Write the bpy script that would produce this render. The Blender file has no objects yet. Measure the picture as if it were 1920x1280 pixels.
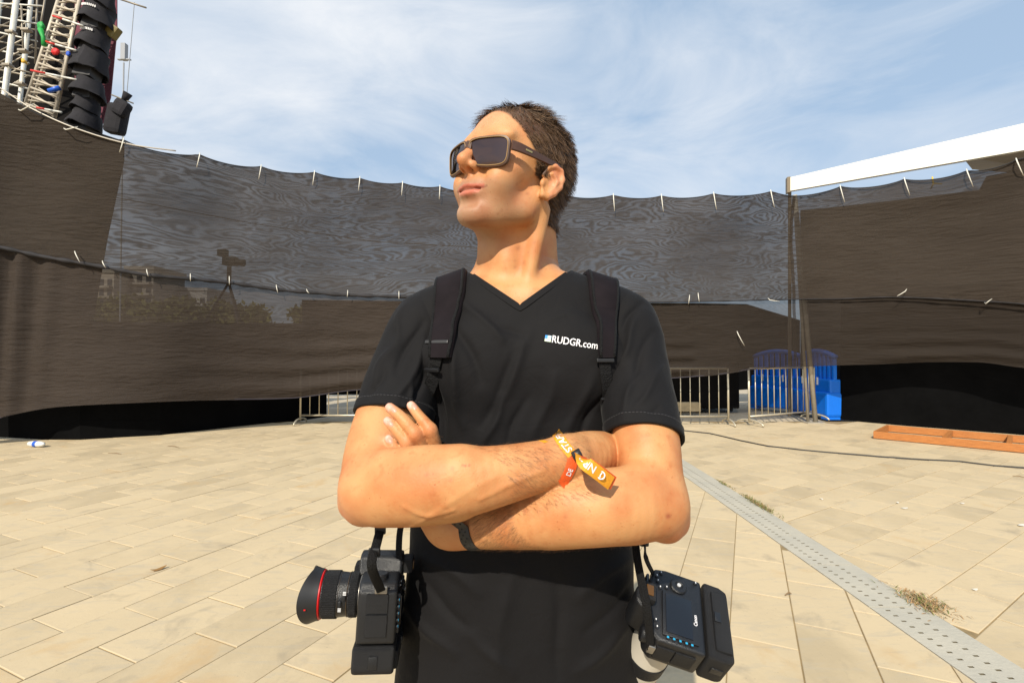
import bpy, bmesh, math, random
import numpy as np
from mathutils import Vector, Matrix, noise
from mathutils.bvhtree import BVHTree
random.seed(7); RNG = np.random.default_rng(7)
SC = bpy.context.scene
COL = SC.collection
R = math.radians

# ------------------------------------------------------------------ camera, sky, sun, exposure
F, HC = 955.0, 1.35                       # focal length in pixels of a 1920 wide frame, lens height
PIT = math.atan(24 / F)
cam = bpy.data.cameras.new('camera'); cam.sensor_width = 36; cam.lens = 36 * F / 1920
cam.clip_start = 0.02; cam.clip_end = 4000
camo = bpy.data.objects.new('camera', cam); COL.objects.link(camo)
camo.location = (0, 0, HC); camo.rotation_euler = (math.pi / 2 + PIT, 0, 0)
SC.camera = camo
SUN = Vector((-0.27, -0.74, 0.62)).normalized()
sun = bpy.data.lights.new('sun', 'SUN'); sun.energy = 5.0; sun.angle = R(0.6); sun.color = (1.0, 0.92, 0.78)
suno = bpy.data.objects.new('sun', sun); COL.objects.link(suno)
suno.rotation_euler = SUN.to_track_quat('Z', 'Y').to_euler(); suno.location = (-8, -10, 20)
world = bpy.data.worlds.new('World'); SC.world = world; world.use_nodes = True
wt = world.node_tree; wt.nodes.clear()
def wn(t, **k):
    n = wt.nodes.new(t)
    for a, b in k.items(): setattr(n, a, b)
    return n
sky = wn('ShaderNodeTexSky', sky_type='NISHITA', sun_disc=False)
sky.sun_elevation = math.asin(SUN.z); sky.sun_rotation = math.atan2(SUN.x, SUN.y)
sky.air_density = 1.0; sky.dust_density = 1.6; sky.ozone_density = 1.6
bg = wn('ShaderNodeBackground'); bg.inputs[1].default_value = 0.125
wo = wn('ShaderNodeOutputWorld')
tc = wn('ShaderNodeTexCoord')
sep = wn('ShaderNodeSeparateXYZ'); wt.links.new(tc.outputs['Generated'], sep.inputs[0])
def wmath(op, a, b=None):
    n = wn('ShaderNodeMath', operation=op)
    for i, v in enumerate((a, b)):
        if v is None: continue
        if isinstance(v, (int, float)): n.inputs[i].default_value = v
        else: wt.links.new(v, n.inputs[i])
    return n.outputs[0]
comb = tc
def wnoise(scale, det, rough, dist, loc, sc, rz=0):
    mp = wn('ShaderNodeMapping'); mp.inputs['Location'].default_value = loc; mp.inputs['Scale'].default_value = sc
    mp.inputs['Rotation'].default_value = (0, 0, rz)
    wt.links.new(tc.outputs['Generated'], mp.inputs[0])
    n = wn('ShaderNodeTexNoise'); n.inputs['Scale'].default_value = scale; n.inputs['Detail'].default_value = det
    n.inputs['Roughness'].default_value = rough; n.inputs['Distortion'].default_value = dist
    wt.links.new(mp.outputs[0], n.inputs['Vector']); return n.outputs[0]
big = wnoise(1.15, 3, 0.5, 0.2, (4.35, 3.1, 0.4), (1, 1, 1.6))
fine = wnoise(3.0, 9, 0.60, 0.7, (7.0, 1.0, 0), (1.0, 1.3, 2.6), 0.3)
cov = wmath('ADD', wmath('MULTIPLY', big, 1.15), wmath('MULTIPLY', fine, 0.62))
cr = wn('ShaderNodeValToRGB'); cr.color_ramp.elements[0].position = 0.90; cr.color_ramp.elements[1].position = 1.25
cr.color_ramp.elements[1].position = 1.0
cov = wmath('ADD', cov, wmath('MULTIPLY', sep.outputs[0], -.16))
mr = wn('ShaderNodeMapRange'); mr.inputs[1].default_value = 0.82; mr.inputs[2].default_value = 1.16; mr.inputs[3].default_value = 0; mr.inputs[4].default_value = .95; mr.clamp = True
wt.links.new(cov, mr.inputs[0])
veil = wn('ShaderNodeMix', data_type='RGBA'); veil.inputs[0].default_value = .72
wt.links.new(sky.outputs[0], veil.inputs[6]); veil.inputs[7].default_value = (3.65, 4.85, 6.3, 1)      # thin high haze
mix = wn('ShaderNodeMix', data_type='RGBA'); wt.links.new(mr.outputs[0], mix.inputs[0])
wt.links.new(veil.outputs[2], mix.inputs[6]); mix.inputs[7].default_value = (6.5, 6.75, 7.1, 1)
wt.links.new(mix.outputs[2], bg.inputs[0]); wt.links.new(bg.outputs[0], wo.inputs[0])
wt.nodes.remove(cr)
vs = SC.view_settings; vs.view_transform = 'Standard'; vs.look = 'None'; vs.gamma = 1; vs.use_curve_mapping = False
vs.exposure = 0.12
SC.render.engine = 'CYCLES'
SC.cycles.use_denoising = True
SC.cycles.max_bounces = 8; SC.cycles.transparent_max_bounces = 24; SC.cycles.caustics_reflective = False; SC.cycles.caustics_refractive = False
SC.cycles.sample_clamp_indirect = 6

# ------------------------------------------------------------------ helpers
def P(px, py, Y):
    "world point seen at pixel (px, py) of the 1920x1280 photograph, at distance Y in front of the lens"
    a = (px - 960) / F; c = -(py - 640) / F
    y = math.cos(PIT) - c * math.sin(PIT); z = math.sin(PIT) + c * math.cos(PIT)
    t = Y / y
    return Vector((a * t, Y, HC + z * t))
def G(px, py, z=0.0):
    a = (px - 960) / F; c = -(py - 640) / F
    y = math.cos(PIT) - c * math.sin(PIT); zz_ = math.sin(PIT) + c * math.cos(PIT)
    t = (z - HC) / zz_
    return Vector((a * t, y * t, z))
def ray(px, py):
    d = P(px, py, 1.0) - Vector((0, 0, HC)); return d.normalized()
MATS = {}
def nodes_of(m): return m.node_tree.nodes, m.node_tree.links
def mat(name, col, rough=0.6, metal=0.0, spec=0.5, var=0.0, vscale=8.0, bump=0.0, bscale=60.0, objvar=0.0, coords='Object', stretch=(1, 1, 1), col2=None, detail=6, sheen=0, trans=0, coat=0, sss=0):
    if name in MATS: return MATS[name]
    m = bpy.data.materials.new(name); m.use_nodes = True; N, L = nodes_of(m)
    b = N['Principled BSDF']; b.inputs['Base Color'].default_value = (*col, 1)
    b.inputs['Roughness'].default_value = rough; b.inputs['Metallic'].default_value = metal
    b.inputs['Specular IOR Level'].default_value = spec
    if sheen: b.inputs['Sheen Weight'].default_value = sheen
    if coat: b.inputs['Coat Weight'].default_value = coat
    if sss: b.inputs['Subsurface Weight'].default_value = sss; b.inputs['Subsurface Scale'].default_value = 0.01
    t = N.new('ShaderNodeTexCoord'); mp = N.new('ShaderNodeMapping'); mp.inputs['Scale'].default_value = stretch
    L.new(t.outputs[coords], mp.inputs[0])
    if var or col2 is not None:
        n = N.new('ShaderNodeTexNoise'); n.inputs['Scale'].default_value = vscale; n.inputs['Detail'].default_value = detail; n.inputs['Roughness'].default_value = .65
        L.new(mp.outputs[0], n.inputs['Vector'])
        mr = N.new('ShaderNodeMapRange'); mr.inputs[1].default_value = .3; mr.inputs[2].default_value = .7
        L.new(n.outputs[0], mr.inputs[0])
        mx = N.new('ShaderNodeMix'); mx.data_type = 'RGBA'; L.new(mr.outputs[0], mx.inputs[0])
        if col2 is not None: c1, c2 = col, col2
        else: c1 = tuple(v * (1 - var) for v in col); c2 = tuple(min(1, v * (1 + var)) for v in col)
        mx.inputs[6].default_value = (*c1, 1); mx.inputs[7].default_value = (*c2, 1)
        out = mx.outputs[2]
        if objvar:
            oi = N.new('ShaderNodeObjectInfo'); h = N.new('ShaderNodeHueSaturation')
            mv = N.new('ShaderNodeMapRange'); mv.inputs[3].default_value = 1 - objvar; mv.inputs[4].default_value = 1 + objvar
            L.new(oi.outputs['Random'], mv.inputs[0]); L.new(mv.outputs[0], h.inputs['Value']); L.new(out, h.inputs['Color']); out = h.outputs[0]
        L.new(out, b.inputs['Base Color'])
    if bump:
        n2 = N.new('ShaderNodeTexNoise'); n2.inputs['Scale'].default_value = bscale; n2.inputs['Detail'].default_value = 5
        L.new(mp.outputs[0], n2.inputs['Vector'])
        bp = N.new('ShaderNodeBump'); bp.inputs['Strength'].default_value = bump; bp.inputs['Distance'].default_value = .01
        L.new(n2.outputs[0], bp.inputs['Height']); L.new(bp.outputs[0], b.inputs['Normal'])
    MATS[name] = m; return m
def tag(o, label=None, cat=None, group=None, kind=None):
    if label: o['label'] = label
    if cat: o['category'] = cat
    if group: o['group'] = group
    if kind: o['kind'] = kind
    return o
WORLDM = {}
def empty(name, loc=(0, 0, 0), m=None):
    o = bpy.data.objects.new(name, None); COL.objects.link(o); o.empty_display_size = .05
    o.matrix_basis = m if m is not None else Matrix.Translation(Vector(loc))
    WORLDM[o.name] = o.matrix_basis.copy(); return o
def link(name, me, parent=None, local=False, materials=()):
    o = bpy.data.objects.new(name, me); COL.objects.link(o)
    for m in materials: me.materials.append(m)
    WORLDM[o.name] = Matrix.Identity(4)
    if parent is not None:
        o.parent = parent
        if local: WORLDM[o.name] = WORLDM[parent.name].copy()
        else: o.matrix_parent_inverse = WORLDM[parent.name].inverted()
    return o
def mesh_from(name, v, f, smooth=False):
    me = bpy.data.meshes.new(name); me.from_pydata([tuple(p) for p in v], [], [tuple(q) for q in f]); me.update()
    if smooth: me.polygons.foreach_set('use_smooth', [True] * len(me.polygons))
    return me
def frame(d, up=(0, 0, 1)):
    d = Vector(d).normalized(); u = Vector(up)
    if abs(d.dot(u)) > .98: u = Vector((0, 1, 0))
    s = d.cross(u).normalized(); return d, s, s.cross(d).normalized()
class MB:
    "collects simple shapes and links them as one mesh object"
    def __init__(s): s.v = []; s.f = []
    def add(s, v, f):
        n = len(s.v); s.v += [Vector(p) for p in v]; s.f += [tuple(i + n for i in q) for q in f]; return s
    def box(s, c, size, m=None, bev=0.0):
        bm = bmesh.new(); bmesh.ops.create_cube(bm, size=1)
        for w in bm.verts: w.co = Vector((w.co.x * size[0], w.co.y * size[1], w.co.z * size[2]))
        if bev: bmesh.ops.bevel(bm, geom=bm.edges[:], offset=bev, segments=2, profile=.6, affect='EDGES')
        M = (m if m is not None else Matrix.Identity(4)); c = Vector(c)
        bm.verts.index_update()
        s.add([M @ (w.co + c) for w in bm.verts], [[w.index for w in q.verts] for q in bm.faces]); bm.free(); return s
    def tube(s, pts, r, n=8, cap=True):
        pts = [Vector(p) for p in pts]; m = len(pts); rs = r if hasattr(r, '__len__') else [r] * m
        vs_, fs = [], []; side = None
        for i, p in enumerate(pts):
            d = (pts[min(i + 1, m - 1)] - pts[max(i - 1, 0)]).normalized()
            if side is None: _, side, up = frame(d)
            side = (side - d * side.dot(d)).normalized(); up = side.cross(d)
            for k in range(n):
                a = 2 * math.pi * k / n; vs_.append(p + (side * math.cos(a) + up * math.sin(a)) * rs[i])
        for i in range(m - 1):
            for k in range(n):
                fs.append((i * n + k, i * n + (k + 1) % n, (i + 1) * n + (k + 1) % n, (i + 1) * n + k))
        if cap: fs.append(tuple(range(n))[::-1]); fs.append(tuple(range((m - 1) * n, m * n)))
        return s.add(vs_, fs)
    def ribbon(s, pts, sides, norms, w, t):
        "thick flat band: w half width (list), t thickness"
        vs_, fs = [], []; m = len(pts); ws = w if hasattr(w, '__len__') else [w] * m
        sec = [(-1, 0), (-1, .6), (-.86, 1), (.86, 1), (1, .6), (1, 0)]
        for p, sd, nn, ww in zip(pts, sides, norms, ws):
            for a, b in sec: vs_.append(Vector(p) + Vector(sd) * (a * ww) + Vector(nn) * (b * t))
        k = len(sec)
        for i in range(m - 1):
            for j in range(k): fs.append((i * k + j, i * k + (j + 1) % k, (i + 1) * k + (j + 1) % k, (i + 1) * k + j))
        fs.append(tuple(range(k))); fs.append(tuple(range((m - 1) * k, m * k))[::-1])
        return s.add(vs_, fs)
    def lathe(s, prof, M, n=32, cap=False):
        "prof: (radius, height) about local z of M"
        vs_, fs = [], []
        for r_, h in prof:
            for k in range(n):
                a = 2 * math.pi * k / n; vs_.append(M @ Vector((r_ * math.cos(a), r_ * math.sin(a), h)))
        for i in range(len(prof) - 1):
            for k in range(n): fs.append((i * n + k, i * n + (k + 1) % n, (i + 1) * n + (k + 1) % n, (i + 1) * n + k))
        if cap: fs.append(tuple(range(n))[::-1]); fs.append(tuple(range((len(prof) - 1) * n, len(prof) * n)))
        return s.add(vs_, fs)
    def build(s, name, m, parent=None, smooth=False, local=False, xf=None, auto=None):
        v = s.v if xf is None else [xf @ p for p in s.v]
        me = mesh_from(name, v, s.f, smooth)
        bm = bmesh.new(); bm.from_mesh(me); bmesh.ops.recalc_face_normals(bm, faces=bm.faces[:])
        if auto:
            for q in bm.faces: q.smooth = True
            for e in bm.edges:
                if len(e.link_faces) == 2 and e.calc_face_angle(0) > R(auto): e.smooth = False
        bm.to_mesh(me); bm.free()
        return link(name, me, parent, local, [m] if m else [])
def spline(keys, x):
    "smooth (catmull-rom) interpolation of [(x, a, b, ..)]"
    ks = sorted(keys); xs = [k[0] for k in ks]; n = len(ks)
    i = max(0, min(n - 2, int(np.searchsorted(xs, x) - 1))); x0, x1 = xs[i], xs[i + 1]
    t = max(0., min(1., (x - x0) / (x1 - x0)))
    out = []
    for c in range(1, len(ks[0])):
        p0 = ks[max(i - 1, 0)]; p1 = ks[i]; p2 = ks[i + 1]; p3 = ks[min(i + 2, n - 1)]
        m1 = (p2[c] - p0[c]) / max(p2[0] - p0[0], 1e-9) * (x1 - x0); m2 = (p3[c] - p1[c]) / max(p3[0] - p1[0], 1e-9) * (x1 - x0)
        out.append((2 * t**3 - 3 * t**2 + 1) * p1[c] + (t**3 - 2 * t**2 + t) * m1 + (-2 * t**3 + 3 * t**2) * p2[c] + (t**3 - t**2) * m2)
    return out if len(out) > 1 else out[0]
# ------------------------------------------------------------------ ground
def stone_material():
    m = bpy.data.materials.new('sandstone_paving'); m.use_nodes = True; N, L = nodes_of(m); b = N['Principled BSDF']
    b.inputs['Roughness'].default_value = .82; b.inputs['Specular IOR Level'].default_value = .25
    geo = N.new('ShaderNodeNewGeometry'); oi = N.new('ShaderNodeObjectInfo')
    at = N.new('ShaderNodeAttribute'); at.attribute_name = 'tone'
    rnd = N.new('ShaderNodeMath'); rnd.operation = 'ADD'; L.new(oi.outputs['Random'], rnd.inputs[0]); L.new(at.outputs['Fac'], rnd.inputs[1])
    fr = N.new('ShaderNodeMath'); fr.operation = 'FRACT'; L.new(rnd.outputs[0], fr.inputs[0])
    ofs = N.new('ShaderNodeVectorMath'); ofs.operation = 'SCALE'; ofs.inputs['Scale'].default_value = 37.
    cmb = N.new('ShaderNodeCombineXYZ'); L.new(fr.outputs[0], cmb.inputs[2]); L.new(cmb.outputs[0], ofs.inputs[0])
    ad = N.new('ShaderNodeVectorMath'); ad.operation = 'ADD'; L.new(geo.outputs['Position'], ad.inputs[0]); L.new(ofs.outputs[0], ad.inputs[1])
    def nz(scale, st=(1, 1, 1), det=6, src=None, dist=0.):
        mp = N.new('ShaderNodeMapping'); mp.inputs['Scale'].default_value = st; mp.inputs['Rotation'].default_value = (0, 0, R(-24.7)) 
        L.new(src or ad.outputs[0], mp.inputs[0])
        n = N.new('ShaderNodeTexNoise'); n.inputs['Scale'].default_value = scale; n.inputs['Detail'].default_value = det; n.inputs['Roughness'].default_value = .62; n.inputs['Distortion'].default_value = dist
        L.new(mp.outputs[0], n.inputs['Vector']); return n.outputs[0]
    def ramp(src, a, b_, c1, c2):
        r = N.new('ShaderNodeValToRGB'); e = r.color_ramp.elements; e[0].position = a; e[1].position = b_
        e[0].color = (*c1, 1); e[1].color = (*c2, 1); L.new(src, r.inputs[0]); return r.outputs[0]
    def mixc(f, a, b_, mode='MIX'):
        x = N.new('ShaderNodeMix'); x.data_type = 'RGBA'; x.blend_type = mode
        if isinstance(f, float): x.inputs[0].default_value = f
        else: L.new(f, x.inputs[0])
        L.new(a, x.inputs[6])
        if isinstance(b_, tuple): x.inputs[7].default_value = (*b_, 1)
        else: L.new(b_, x.inputs[7])
        return x.outputs[2]
    base = ramp(fr.outputs[0], .0, 1., (.43, .340, .212), (.565, .450, .285))
    big = ramp(nz(2.2, (1, .6, 1), 5), .35, .68, (0, 0, 0), (1, 1, 1))
    c = mixc(big, base, (.575, .455, .285))
    veins = ramp(nz(4.0, (1.0, 3.5, 1), 8, None, 1.2), .52, .70, (0, 0, 0), (.55, .55, .55))
    c = mixc(veins, c, (.41, .355, .265))
    rust = ramp(nz(1.6, (1, 1, 1), 6, None, .6), .60, .74, (0, 0, 0), (.6, .6, .6))
    c = mixc(rust, c, (.50, .32, .14))
    stain = ramp(nz(3.2, (1, 1, 1), 9, geo.outputs['Position'], .8), .57, .76, (0, 0, 0), (.6, .6, .6))
    c = mixc(stain, c, (.25, .21, .155))
    speck = ramp(nz(60., (1, 1, 1), 3, geo.outputs['Position']), .66, .74, (0, 0, 0), (.5, .5, .5))
    c = mixc(speck, c, (.24, .20, .15))
    L.new(c, b.inputs['Base Color'])
    bp = N.new('ShaderNodeBump'); bp.inputs['Strength'].default_value = .35; bp.inputs['Distance'].default_value = .004
    L.new(nz(26., (1, 1, 1), 9, geo.outputs['Position']), bp.inputs['Height']); L.new(bp.outputs[0], b.inputs['Normal'])
    return m
STONE = stone_material()
gm = mat('dusty_concrete', (.42, .35, .25), .9, var=.18, vscale=.7, bump=.3, bscale=30)
g = MB(); g.add([(-900, -300, -.04), (900, -300, -.04), (900, 1500, -.04), (-900, 1500, -.04)], [(0, 1, 2, 3)])
tag(g.build('ground', gm), 'pale dusty concrete ground stretching away behind the fence', 'ground', kind='structure')
jm = mat('joint_sand', (.34, .235, .11), .95, var=.45, vscale=9, col2=(.20, .145, .07), bump=.4)
for x0_, x1_, lab_ in ((-11, 1.9105, 'brown sand bed showing in the paving joints left of the drain'), (2.2005, 11, 'brown sand bed showing in the paving joints right of the drain')):
    g = MB(); g.box(((x0_ + x1_) / 2, 4.6, -.0212), (x1_ - x0_, 11.4, .0334)); tag(g.build('joint_bed', jm), lab_, 'ground', kind='structure')
AA, AB = math.atan(440 / F), math.atan(1450 / F)
PW, PL = .2946, .53
def clip(poly, n, c):
    "keep the side where p.n <= c"
    out = []
    for i, p in enumerate(poly):
        q = poly[(i + 1) % len(poly)]; dp = p[0] * n[0] + p[1] * n[1] - c; dq = q[0] * n[0] + q[1] * n[1] - c
        if dp <= 0: out.append(p)
        if (dp < 0) != (dq < 0):
            t = dp / (dp - dq); out.append((p[0] + (q[0] - p[0]) * t, p[1] + (q[1] - p[1]) * t))
    return out
def lattice(ang, o0, w, l0, ln, keep):
    d = (math.sin(ang), math.cos(ang)); n = (math.cos(ang), -math.sin(ang)); res = []
    for i in range(-45, 45):
        for j in range(-40, 60):
            gp = .0024 + .0010 * math.sin(i * 7.3)
            a0 = o0 + i * w + gp; a1 = o0 + (i + 1) * w - gp
            b0 = l0 + (j + (.5 if i % 2 else 0)) * ln + .0025; b1 = b0 + ln - .005
            poly = [(n[0] * a + d[0] * b, n[1] * a + d[1] * b) for a, b in ((a0, b0), (a1, b0), (a1, b1), (a0, b1))]
            cx = sum(p[0] for p in poly) / 4; cy = sum(p[1] for p in poly) / 4
            if cy < .2 or cy > 10.1 or abs(cx) > 9.8: continue
            full = poly
            for nn, c in keep: poly = clip(poly, nn, c)
            if len(poly) < 3: continue
            ar = abs(sum(poly[k][0] * poly[(k + 1) % len(poly)][1] - poly[(k + 1) % len(poly)][0] * poly[k][1] for k in range(len(poly)))) / 2
            if ar < .004: continue
            res.append((poly, len(poly) == 4 and ar > .97 * (w - 2 * gp) * (ln - .005)))
    return res
pav = lattice(AA, .203 - PW * 20, PW, 1.37, PL, [((1, 0), 1.908)]) + lattice(AB, -.845 - .28 * 20, .28, .35, PL, [((-1, 0), -2.203)])
def seen_size(poly):
    cx = sum(p[0] for p in poly) / len(poly); cy = sum(p[1] for p in poly) / len(poly)
    if cy < 2.0 or abs(cx / cy) > 1.08: return 0
    if abs(cx - .02 * cy) < .23 * cy and cy < 3.6 and False: return 0
    return 1 / cy**3
pav.sort(key=lambda q: -seen_size(q[0]))
def paver_geo(poly, b, off, dz, tone=0):
    n = len(poly); cx = sum(p[0] for p in poly) / n; cy = sum(p[1] for p in poly) / n
    ins = []
    for p in poly:
        dx, dy = cx - p[0], cy - p[1]; l = math.hypot(dx, dy); k = .005 / l
        ins.append((p[0] + dx * k, p[1] + dy * k))
    v = [(p[0] - off[0], p[1] - off[1], dz) for p in ins] + [(p[0] - off[0], p[1] - off[1], dz - .0016) for p in poly] + [(p[0] - off[0], p[1] - off[1], -.02) for p in poly]
    f = [tuple(range(n))] + [(i, (i + 1) % n, n + (i + 1) % n, n + i)[::-1] for i in range(n)] + [(n + i, n + (i + 1) % n, 2 * n + (i + 1) % n, 2 * n + i)[::-1] for i in range(n)]
    return v, f
paving = empty('paving'); tag(paving, 'pale sandstone paving slabs laid in running bond across the square', 'paving', kind='structure')
rest = MB(); tones = []
for k, (poly, whole) in enumerate(pav):
    cx = sum(p[0] for p in poly) / len(poly); cy = sum(p[1] for p in poly) / len(poly)
    dz = random.uniform(-.0015, .0015)
    if k < 300 and seen_size(poly) > 0:
        v, f = paver_geo(poly, 0, (cx, cy), dz)
        me = mesh_from('paver', v, f); o = link('paver', me, paving, True, [STONE]); o.location = (cx, cy, 0)
        o.rotation_euler = (random.gauss(0, .0012), random.gauss(0, .0012), 0)
    else:
        v, f = paver_geo(poly, 0, (0, 0), dz); rest.add(v, f); tones += [random.random()] * len(v)
o = rest.build('distant_pavers', STONE, paving); o['kind'] = 'stuff'
a = o.data.attributes.new('tone', 'FLOAT', 'POINT'); a.data.foreach_set('value', tones)
# slotted drain cover strip
DM = mat('drain_grey', (.40, .375, .31), .7, var=.16, vscale=3.5, bump=.25, bscale=55, col2=(.50, .455, .36))
drain = empty('drain_strip', (2.055, 5, 0)); tag(drain, 'grey slotted drain cover strip running between the two paving patterns', 'drain', kind='structure')
xs = [1.914, 1.973, 1.997, 2.068, 2.092, 2.198]; PLN = .54
ys = [0.002]; cells = {}
for i in range(10):
    y0 = .012 + i * .054
    ys += [y0, y0 + .012, y0 + .027, y0 + .039]
ys = sorted(ys + [PLN - .002])
v = [(x, y, .001) for y in ys for x in xs]; f = []; slot_shade = []; nx = len(xs)
def hole(i, j):
    y0 = ys[j]; k = (y0 - .012) / .054; fr_ = k - math.floor(k + 1e-6)
    return (i == 1 and abs(fr_) < .02 and abs(ys[j + 1] - y0 - .012) < .001) or (i == 3 and abs(fr_ - .5) < .02 and abs(ys[j + 1] - y0 - .012) < .001)
for j in range(len(ys) - 1):
    for i in range(nx - 1):
        q = (j * nx + i, j * nx + i + 1, (j + 1) * nx + i + 1, (j + 1) * nx + i)
        if hole(i, j):
            b0 = len(v); v += [(v[t][0], v[t][1], -.0128) for t in q]
            slot_shade += list(range(len(f), len(f) + 5)); f += [(q[t], q[(t + 1) % 4], b0 + (t + 1) % 4, b0 + t) for t in range(4)] + [(b0, b0 + 1, b0 + 2, b0 + 3)]
        else: f.append(q)
b0 = len(v); cs = [0, nx - 1, len(ys) * nx - 1, (len(ys) - 1) * nx]; v += [(v[t][0], v[t][1], -.014) for t in cs]
f += [(cs[t], cs[(t + 1) % 4], b0 + (t + 1) % 4, b0 + t) for t in range(4)]
mb = MB(); mb.add([(1.93, .62, -.0134), (2.18, .62, -.0134), (2.18, 9.7, -.0134), (1.93, 9.7, -.0134)], [(0, 1, 2, 3)]); mb.build('channel_bed', mat('channel_shade', (.15, .13, .09), .95, spec=.1), drain)  # dark sheet, colour stands in for the shade inside the drain
pm = mesh_from('cover_plate', v, f); pm.materials.append(DM); pm.materials.append(mat('channel_shade', (.15, .13, .09), .95, spec=.1))
for q in slot_shade: pm.polygons[q].material_index = 1  # slot walls and floors painted dark as the shade in the slots
for k in range(17):
    o = link('cover_plate', pm, drain); o.location = (0, .6 + k * PLN, random.uniform(-.001, .001)); o.rotation_euler = (0, 0, random.gauss(0, .001))
# dry weeds along the drain
def weed(loc, n, ln, spread, label, green):
    r_ = empty('weed_tuft', loc); tag(r_, label, 'weed', 'weeds beside the drain')
    for nm, frac, c in (('green_blades', green, (.16, .17, .04)), ('dry_blades', 1 - green, (.36, .22, .10))):
        mb = MB()
        for i in range(int(n * frac)):
            a = random.uniform(0, 6.28); p = Vector(loc) + Vector((random.gauss(0, spread[0]), random.gauss(0, spread[1]), 0))
            d = Vector((math.cos(a), math.sin(a), random.uniform(.15, 1.0))).normalized(); l = ln * random.uniform(.4, 1.1)
            s_ = Vector((-d.y, d.x, 0)).normalized() * random.uniform(.0012, .003)
            q = p + d * l * .55; e = p + d * l + Vector((0, 0, -l * .25))
            mb.add([p - s_, p + s_, q + s_ * .8, q - s_ * .8, e], [(0, 1, 2, 3), (3, 2, 4)])
        ob = mb.build(nm, mat('weed_' + nm, c, .8, var=.4, vscale=40), r_); ob['kind'] = 'stuff'
weed((2.215, 4.62, .0), 420, .055, (.018, .17), 'low olive weed clump growing along the drain farther from the lens', .75)
weed((2.235, 2.80, .0), 420, .06, (.045, .075), 'dry reddish weed clump on the drain edge nearest the lens', .35)
weed((2.21, 5.35, .0), 120, .04, (.012, .10), 'thin green weeds on the far end of the drain', .8)
for px, py, s_ in ((1476, 1116, .02), (1385, 990, .012), (1815, 1235, .02)):
    pass
# power cable on the paving
cb = MB(); pts = [G(*q, .008) for q in ((1230, 803), (1282, 807), (1330, 812), (1390, 826), (1440, 836), (1500, 843), (1570, 849), (1650, 856), (1730, 861), (1800, 865), (1860, 872), (1920, 877), (2010, 886))]
cp = []
for i in range(len(pts) - 1):
    for t in range(6): cp.append(pts[i].lerp(pts[i + 1], t / 6) + Vector((0, .012 * math.sin((i * 6 + t) * .5), 0)))
cb.tube(cp, .011, 8)
tag(cb.build('power_cable', mat('cable_rubber', (.03, .028, .025), .6), smooth=True), 'thin black power cable snaking over the paving at right', 'cable')
# wooden frame lying at right
WM = mat('orange_timber', (.50, .19, .045), .65, var=.3, vscale=5, stretch=(2, 14, 14), col2=(.34, .12, .028), bump=.25, bscale=30)
A0, A1 = G(1638, 822), G(1925, 850); B0 = G(1673, 803)
A1 = A0 + (A1 - A0).normalized() * 3.0; ux = (A1 - A0).normalized(); uy = (B0 - A0); uy = (uy - ux * uy.dot(ux)); wd = 1.05; uy = uy.normalized()
Mw = Matrix((( ux.x, uy.x, 0, A0.x), (ux.y, uy.y, 0, A0.y), (0, 0, 1, 0), (0, 0, 0, 1)))
wf = empty('wooden_pallet', m=Mw); tag(wf, 'orange brown timber frame with cross bars lying flat on the paving', 'wooden frame')
for nm, c, s_ in (('side_board', (1.5, 0, .065), (3.0, .035, .11)), ('side_board', (1.5, wd, .065), (3.0, .035, .11)), ('end_board', (.018, wd / 2, .064), (.035, wd - .037, .115)), ('end_board', (2.98, wd / 2, .064), (.035, wd - .037, .115)),
                  ('cross_bar', (.86, wd / 2, .07), (.05, wd - .037, .09)), ('cross_bar', (1.55, wd / 2, .07), (.05, wd - .037, .09)), ('cross_bar', (2.25, wd / 2, .07), (.05, wd - .037, .09))):
    mb = MB(); mb.box(c, s_, bev=.004); mb.build(nm, WM, wf, local=True)
# small float lying by the left fence
pt = MB(); c = G(68, 832, .045); mm = Matrix.Translation(c) @ Matrix.Rotation(R(90), 4, 'Y') @ Matrix.Rotation(R(12), 4, 'X')
fl = empty('float_buoy', (c.x, c.y, 0)); tag(fl, 'small white float with a blue band lying by the left fence', 'float')
pt.lathe([(.004, -.15), (.03, -.13), (.042, -.05), (.042, .05), (.03, .13), (.004, .15)], mm, 16, True); pt.build('body', mat('white_plastic', (.75, .75, .72), .4), fl, True)
pt = MB(); pt.lathe([(.0435, -.03), (.0445, -.025), (.0445, .025), (.0435, .03)], mm, 16); pt.build('band', mat('blue_tape', (.02, .10, .5), .4), fl, True)

# bits of litter on the paving
def scrap(nm, px, py, pts, col, lab, cat, lift=.004, grp='litter on the paving'):
    c = G(px, py); mb = MB(); n = len(pts); v = [(c.x + x, c.y + y, lift + z) for x, y, z in pts]; mb.add(v + [(p[0], p[1], p[2] - .002) for p in v], [tuple(range(n)), tuple(range(n, 2 * n))[::-1]] + [(i, (i + 1) % n, n + (i + 1) % n, n + i) for i in range(n)])
    tag(mb.build(nm, mat(nm + '_%d' % int(col[0] * 100), col, .8)), lab, cat, grp)
def oval(a, b, rz, bend=.0, n=10): return [(a * math.cos(t) * math.cos(rz) - b * math.sin(t) * math.sin(rz), a * math.cos(t) * math.sin(rz) + b * math.sin(t) * math.cos(rz), bend * math.cos(t) ** 2) for t in np.linspace(0, 2 * math.pi, n, endpoint=False)]
scrap('dry_leaf', 297, 1068, oval(.045, .014, .9, .015), (.30, .16, .05), 'curled brown leaf lying on the paving at left', 'leaf')
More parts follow.
